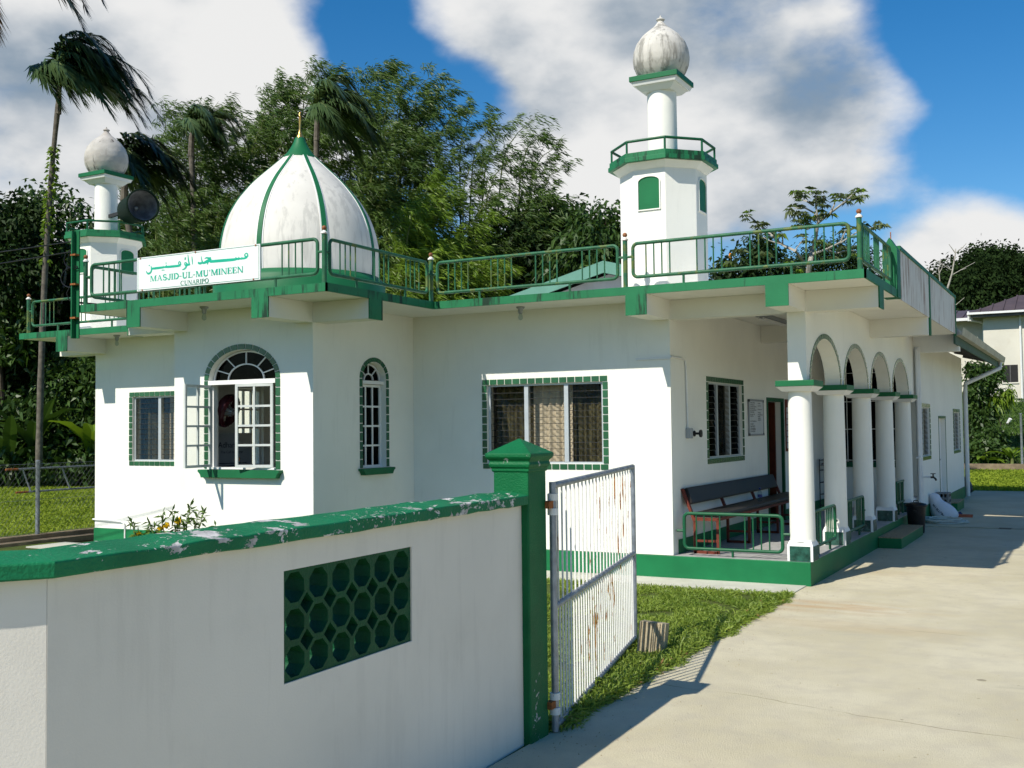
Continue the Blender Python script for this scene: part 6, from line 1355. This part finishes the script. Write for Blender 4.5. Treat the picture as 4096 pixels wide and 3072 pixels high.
# ---- flowering plant between boundary wall and bay
def allamanda():
    rg = np.random.default_rng(111); c = lambda x, y: arr(at(x, y, 9.4)); b = at(370, 1300, 9.4); t = thing('flowering_shrub', (b.x, b.y, 0), 'yellow flowered leafy shrub peeping over the coping in front of the arched window', 'shrub')
    for k, (x, y) in enumerate(((285, 1125), (322, 1128), (352, 1108), (372, 1104), (390, 1122), (410, 1094), (430, 1104), (440, 1108), (466, 1136), (335, 1140), (300, 1150), (400, 1130))):
        tip = c(x, y); ba = arr((b.x+rg.normal()*.15, b.y+rg.normal()*.1, 0)); mid = (ba+tip)/2+rg.normal(size=3)*.08; pts = [ba*(1-s)**2+mid*2*s*(1-s)+tip*s*s for s in np.linspace(0, 1, 14)]
        MB().tube([tuple(p) for p in pts], [.006*(1-.6*s) for s in np.linspace(0, 1, 14)], 5).obj('stem', 'culm', t)
        V = []
        for s in np.linspace(.45, 1, 18):
            p = ba*(1-s)**2+mid*2*s*(1-s)+tip*s*s; D = nrm(rg.normal(size=(4, 3))+arr((0, 0, .35))); V.append(leaf_quads(np.repeat(p[None], 4, 0), D, rg.uniform(.06, .10, 4), .020, .12, rg))
        quads_mesh('foliage', np.concatenate(V), 4, 'leaf_allamanda', t)
    for (x, y) in ((365, 1137), (388, 1127), (299, 1158), (352, 1142)):
        p = c(x, y); n = 5; a = np.arange(n)*2*PI/n; D = np.stack([np.cos(a)*.8, np.sin(a)*.3-.5, np.sin(a)*.6+.5], 1); quads_mesh('flower', leaf_quads(np.repeat(p[None], n, 0), D, .055, .05, .05, rg), 4, 'petal_yellow', t)
allamanda()

def litter():
    rg = np.random.default_rng(121); n = 260; y = rg.uniform(5.6, 10.6, n); P = np.stack([-2.70-np.abs(rg.normal(size=n))*.07, y, rg.uniform(.006, .03, n)], 1); D = rg.normal(size=(n, 3)); D[:, 2] *= .25
    tag(quads_mesh('leaf_litter', leaf_quads(P, D, rg.uniform(.03, .07, n), .025, .05, rg), 4, 'leaf_dry'), 'small dry leaves along the grassy edge of the drive', 'leaves', kind='stuff')
litter()

def grit():
    rg = np.random.default_rng(131); n = 1500; x = np.where(rg.random(n) < .5, -2.72+np.abs(rg.normal(size=n))*.25, rg.uniform(-2.7, 3, n)); y = rg.uniform(3.2, 17, n); r = rg.uniform(.002, .0065, n)[:, None]
    o = np.array([[1, 0, 0], [-.5, .8, 0], [-.5, -.8, 0], [0, 0, 1.0]]); V = np.stack([x, y, np.zeros(n)+.0005], 1)[:, None, :]+o[None]*r[:, None, :]*rg.uniform(.6, 1.4, (n, 4, 1))
    tag(quads_mesh('grit', V, 4, 'tan_block', None, [(0, 1, 3), (1, 2, 3), (2, 0, 3)]), 'fine grit scattered on the concrete drive', 'grit', kind='stuff')
grit()
def tufts():
    rg = np.random.default_rng(141); P = []
    for k in range(46):
        y = rg.uniform(5.7, 10.9); c = arr((-2.76-abs(rg.normal())*.10, y, -.01)); P.append(c+rg.normal(size=(26, 3))*arr((.035, .05, 0)))
    P = np.concatenate(P); D = rg.normal(size=(len(P), 3))*.6; D[:, 2] = 1; D[:, 0] += .25
    tag(quads_mesh('grass_tufts', leaf_quads(P, D, rg.uniform(.08, .2, len(P)), .012, .45, rg), 4, 'grass_blade'), 'longer tufts of grass and weeds leaning over the drive edge', 'grass', kind='stuff')
tufts()
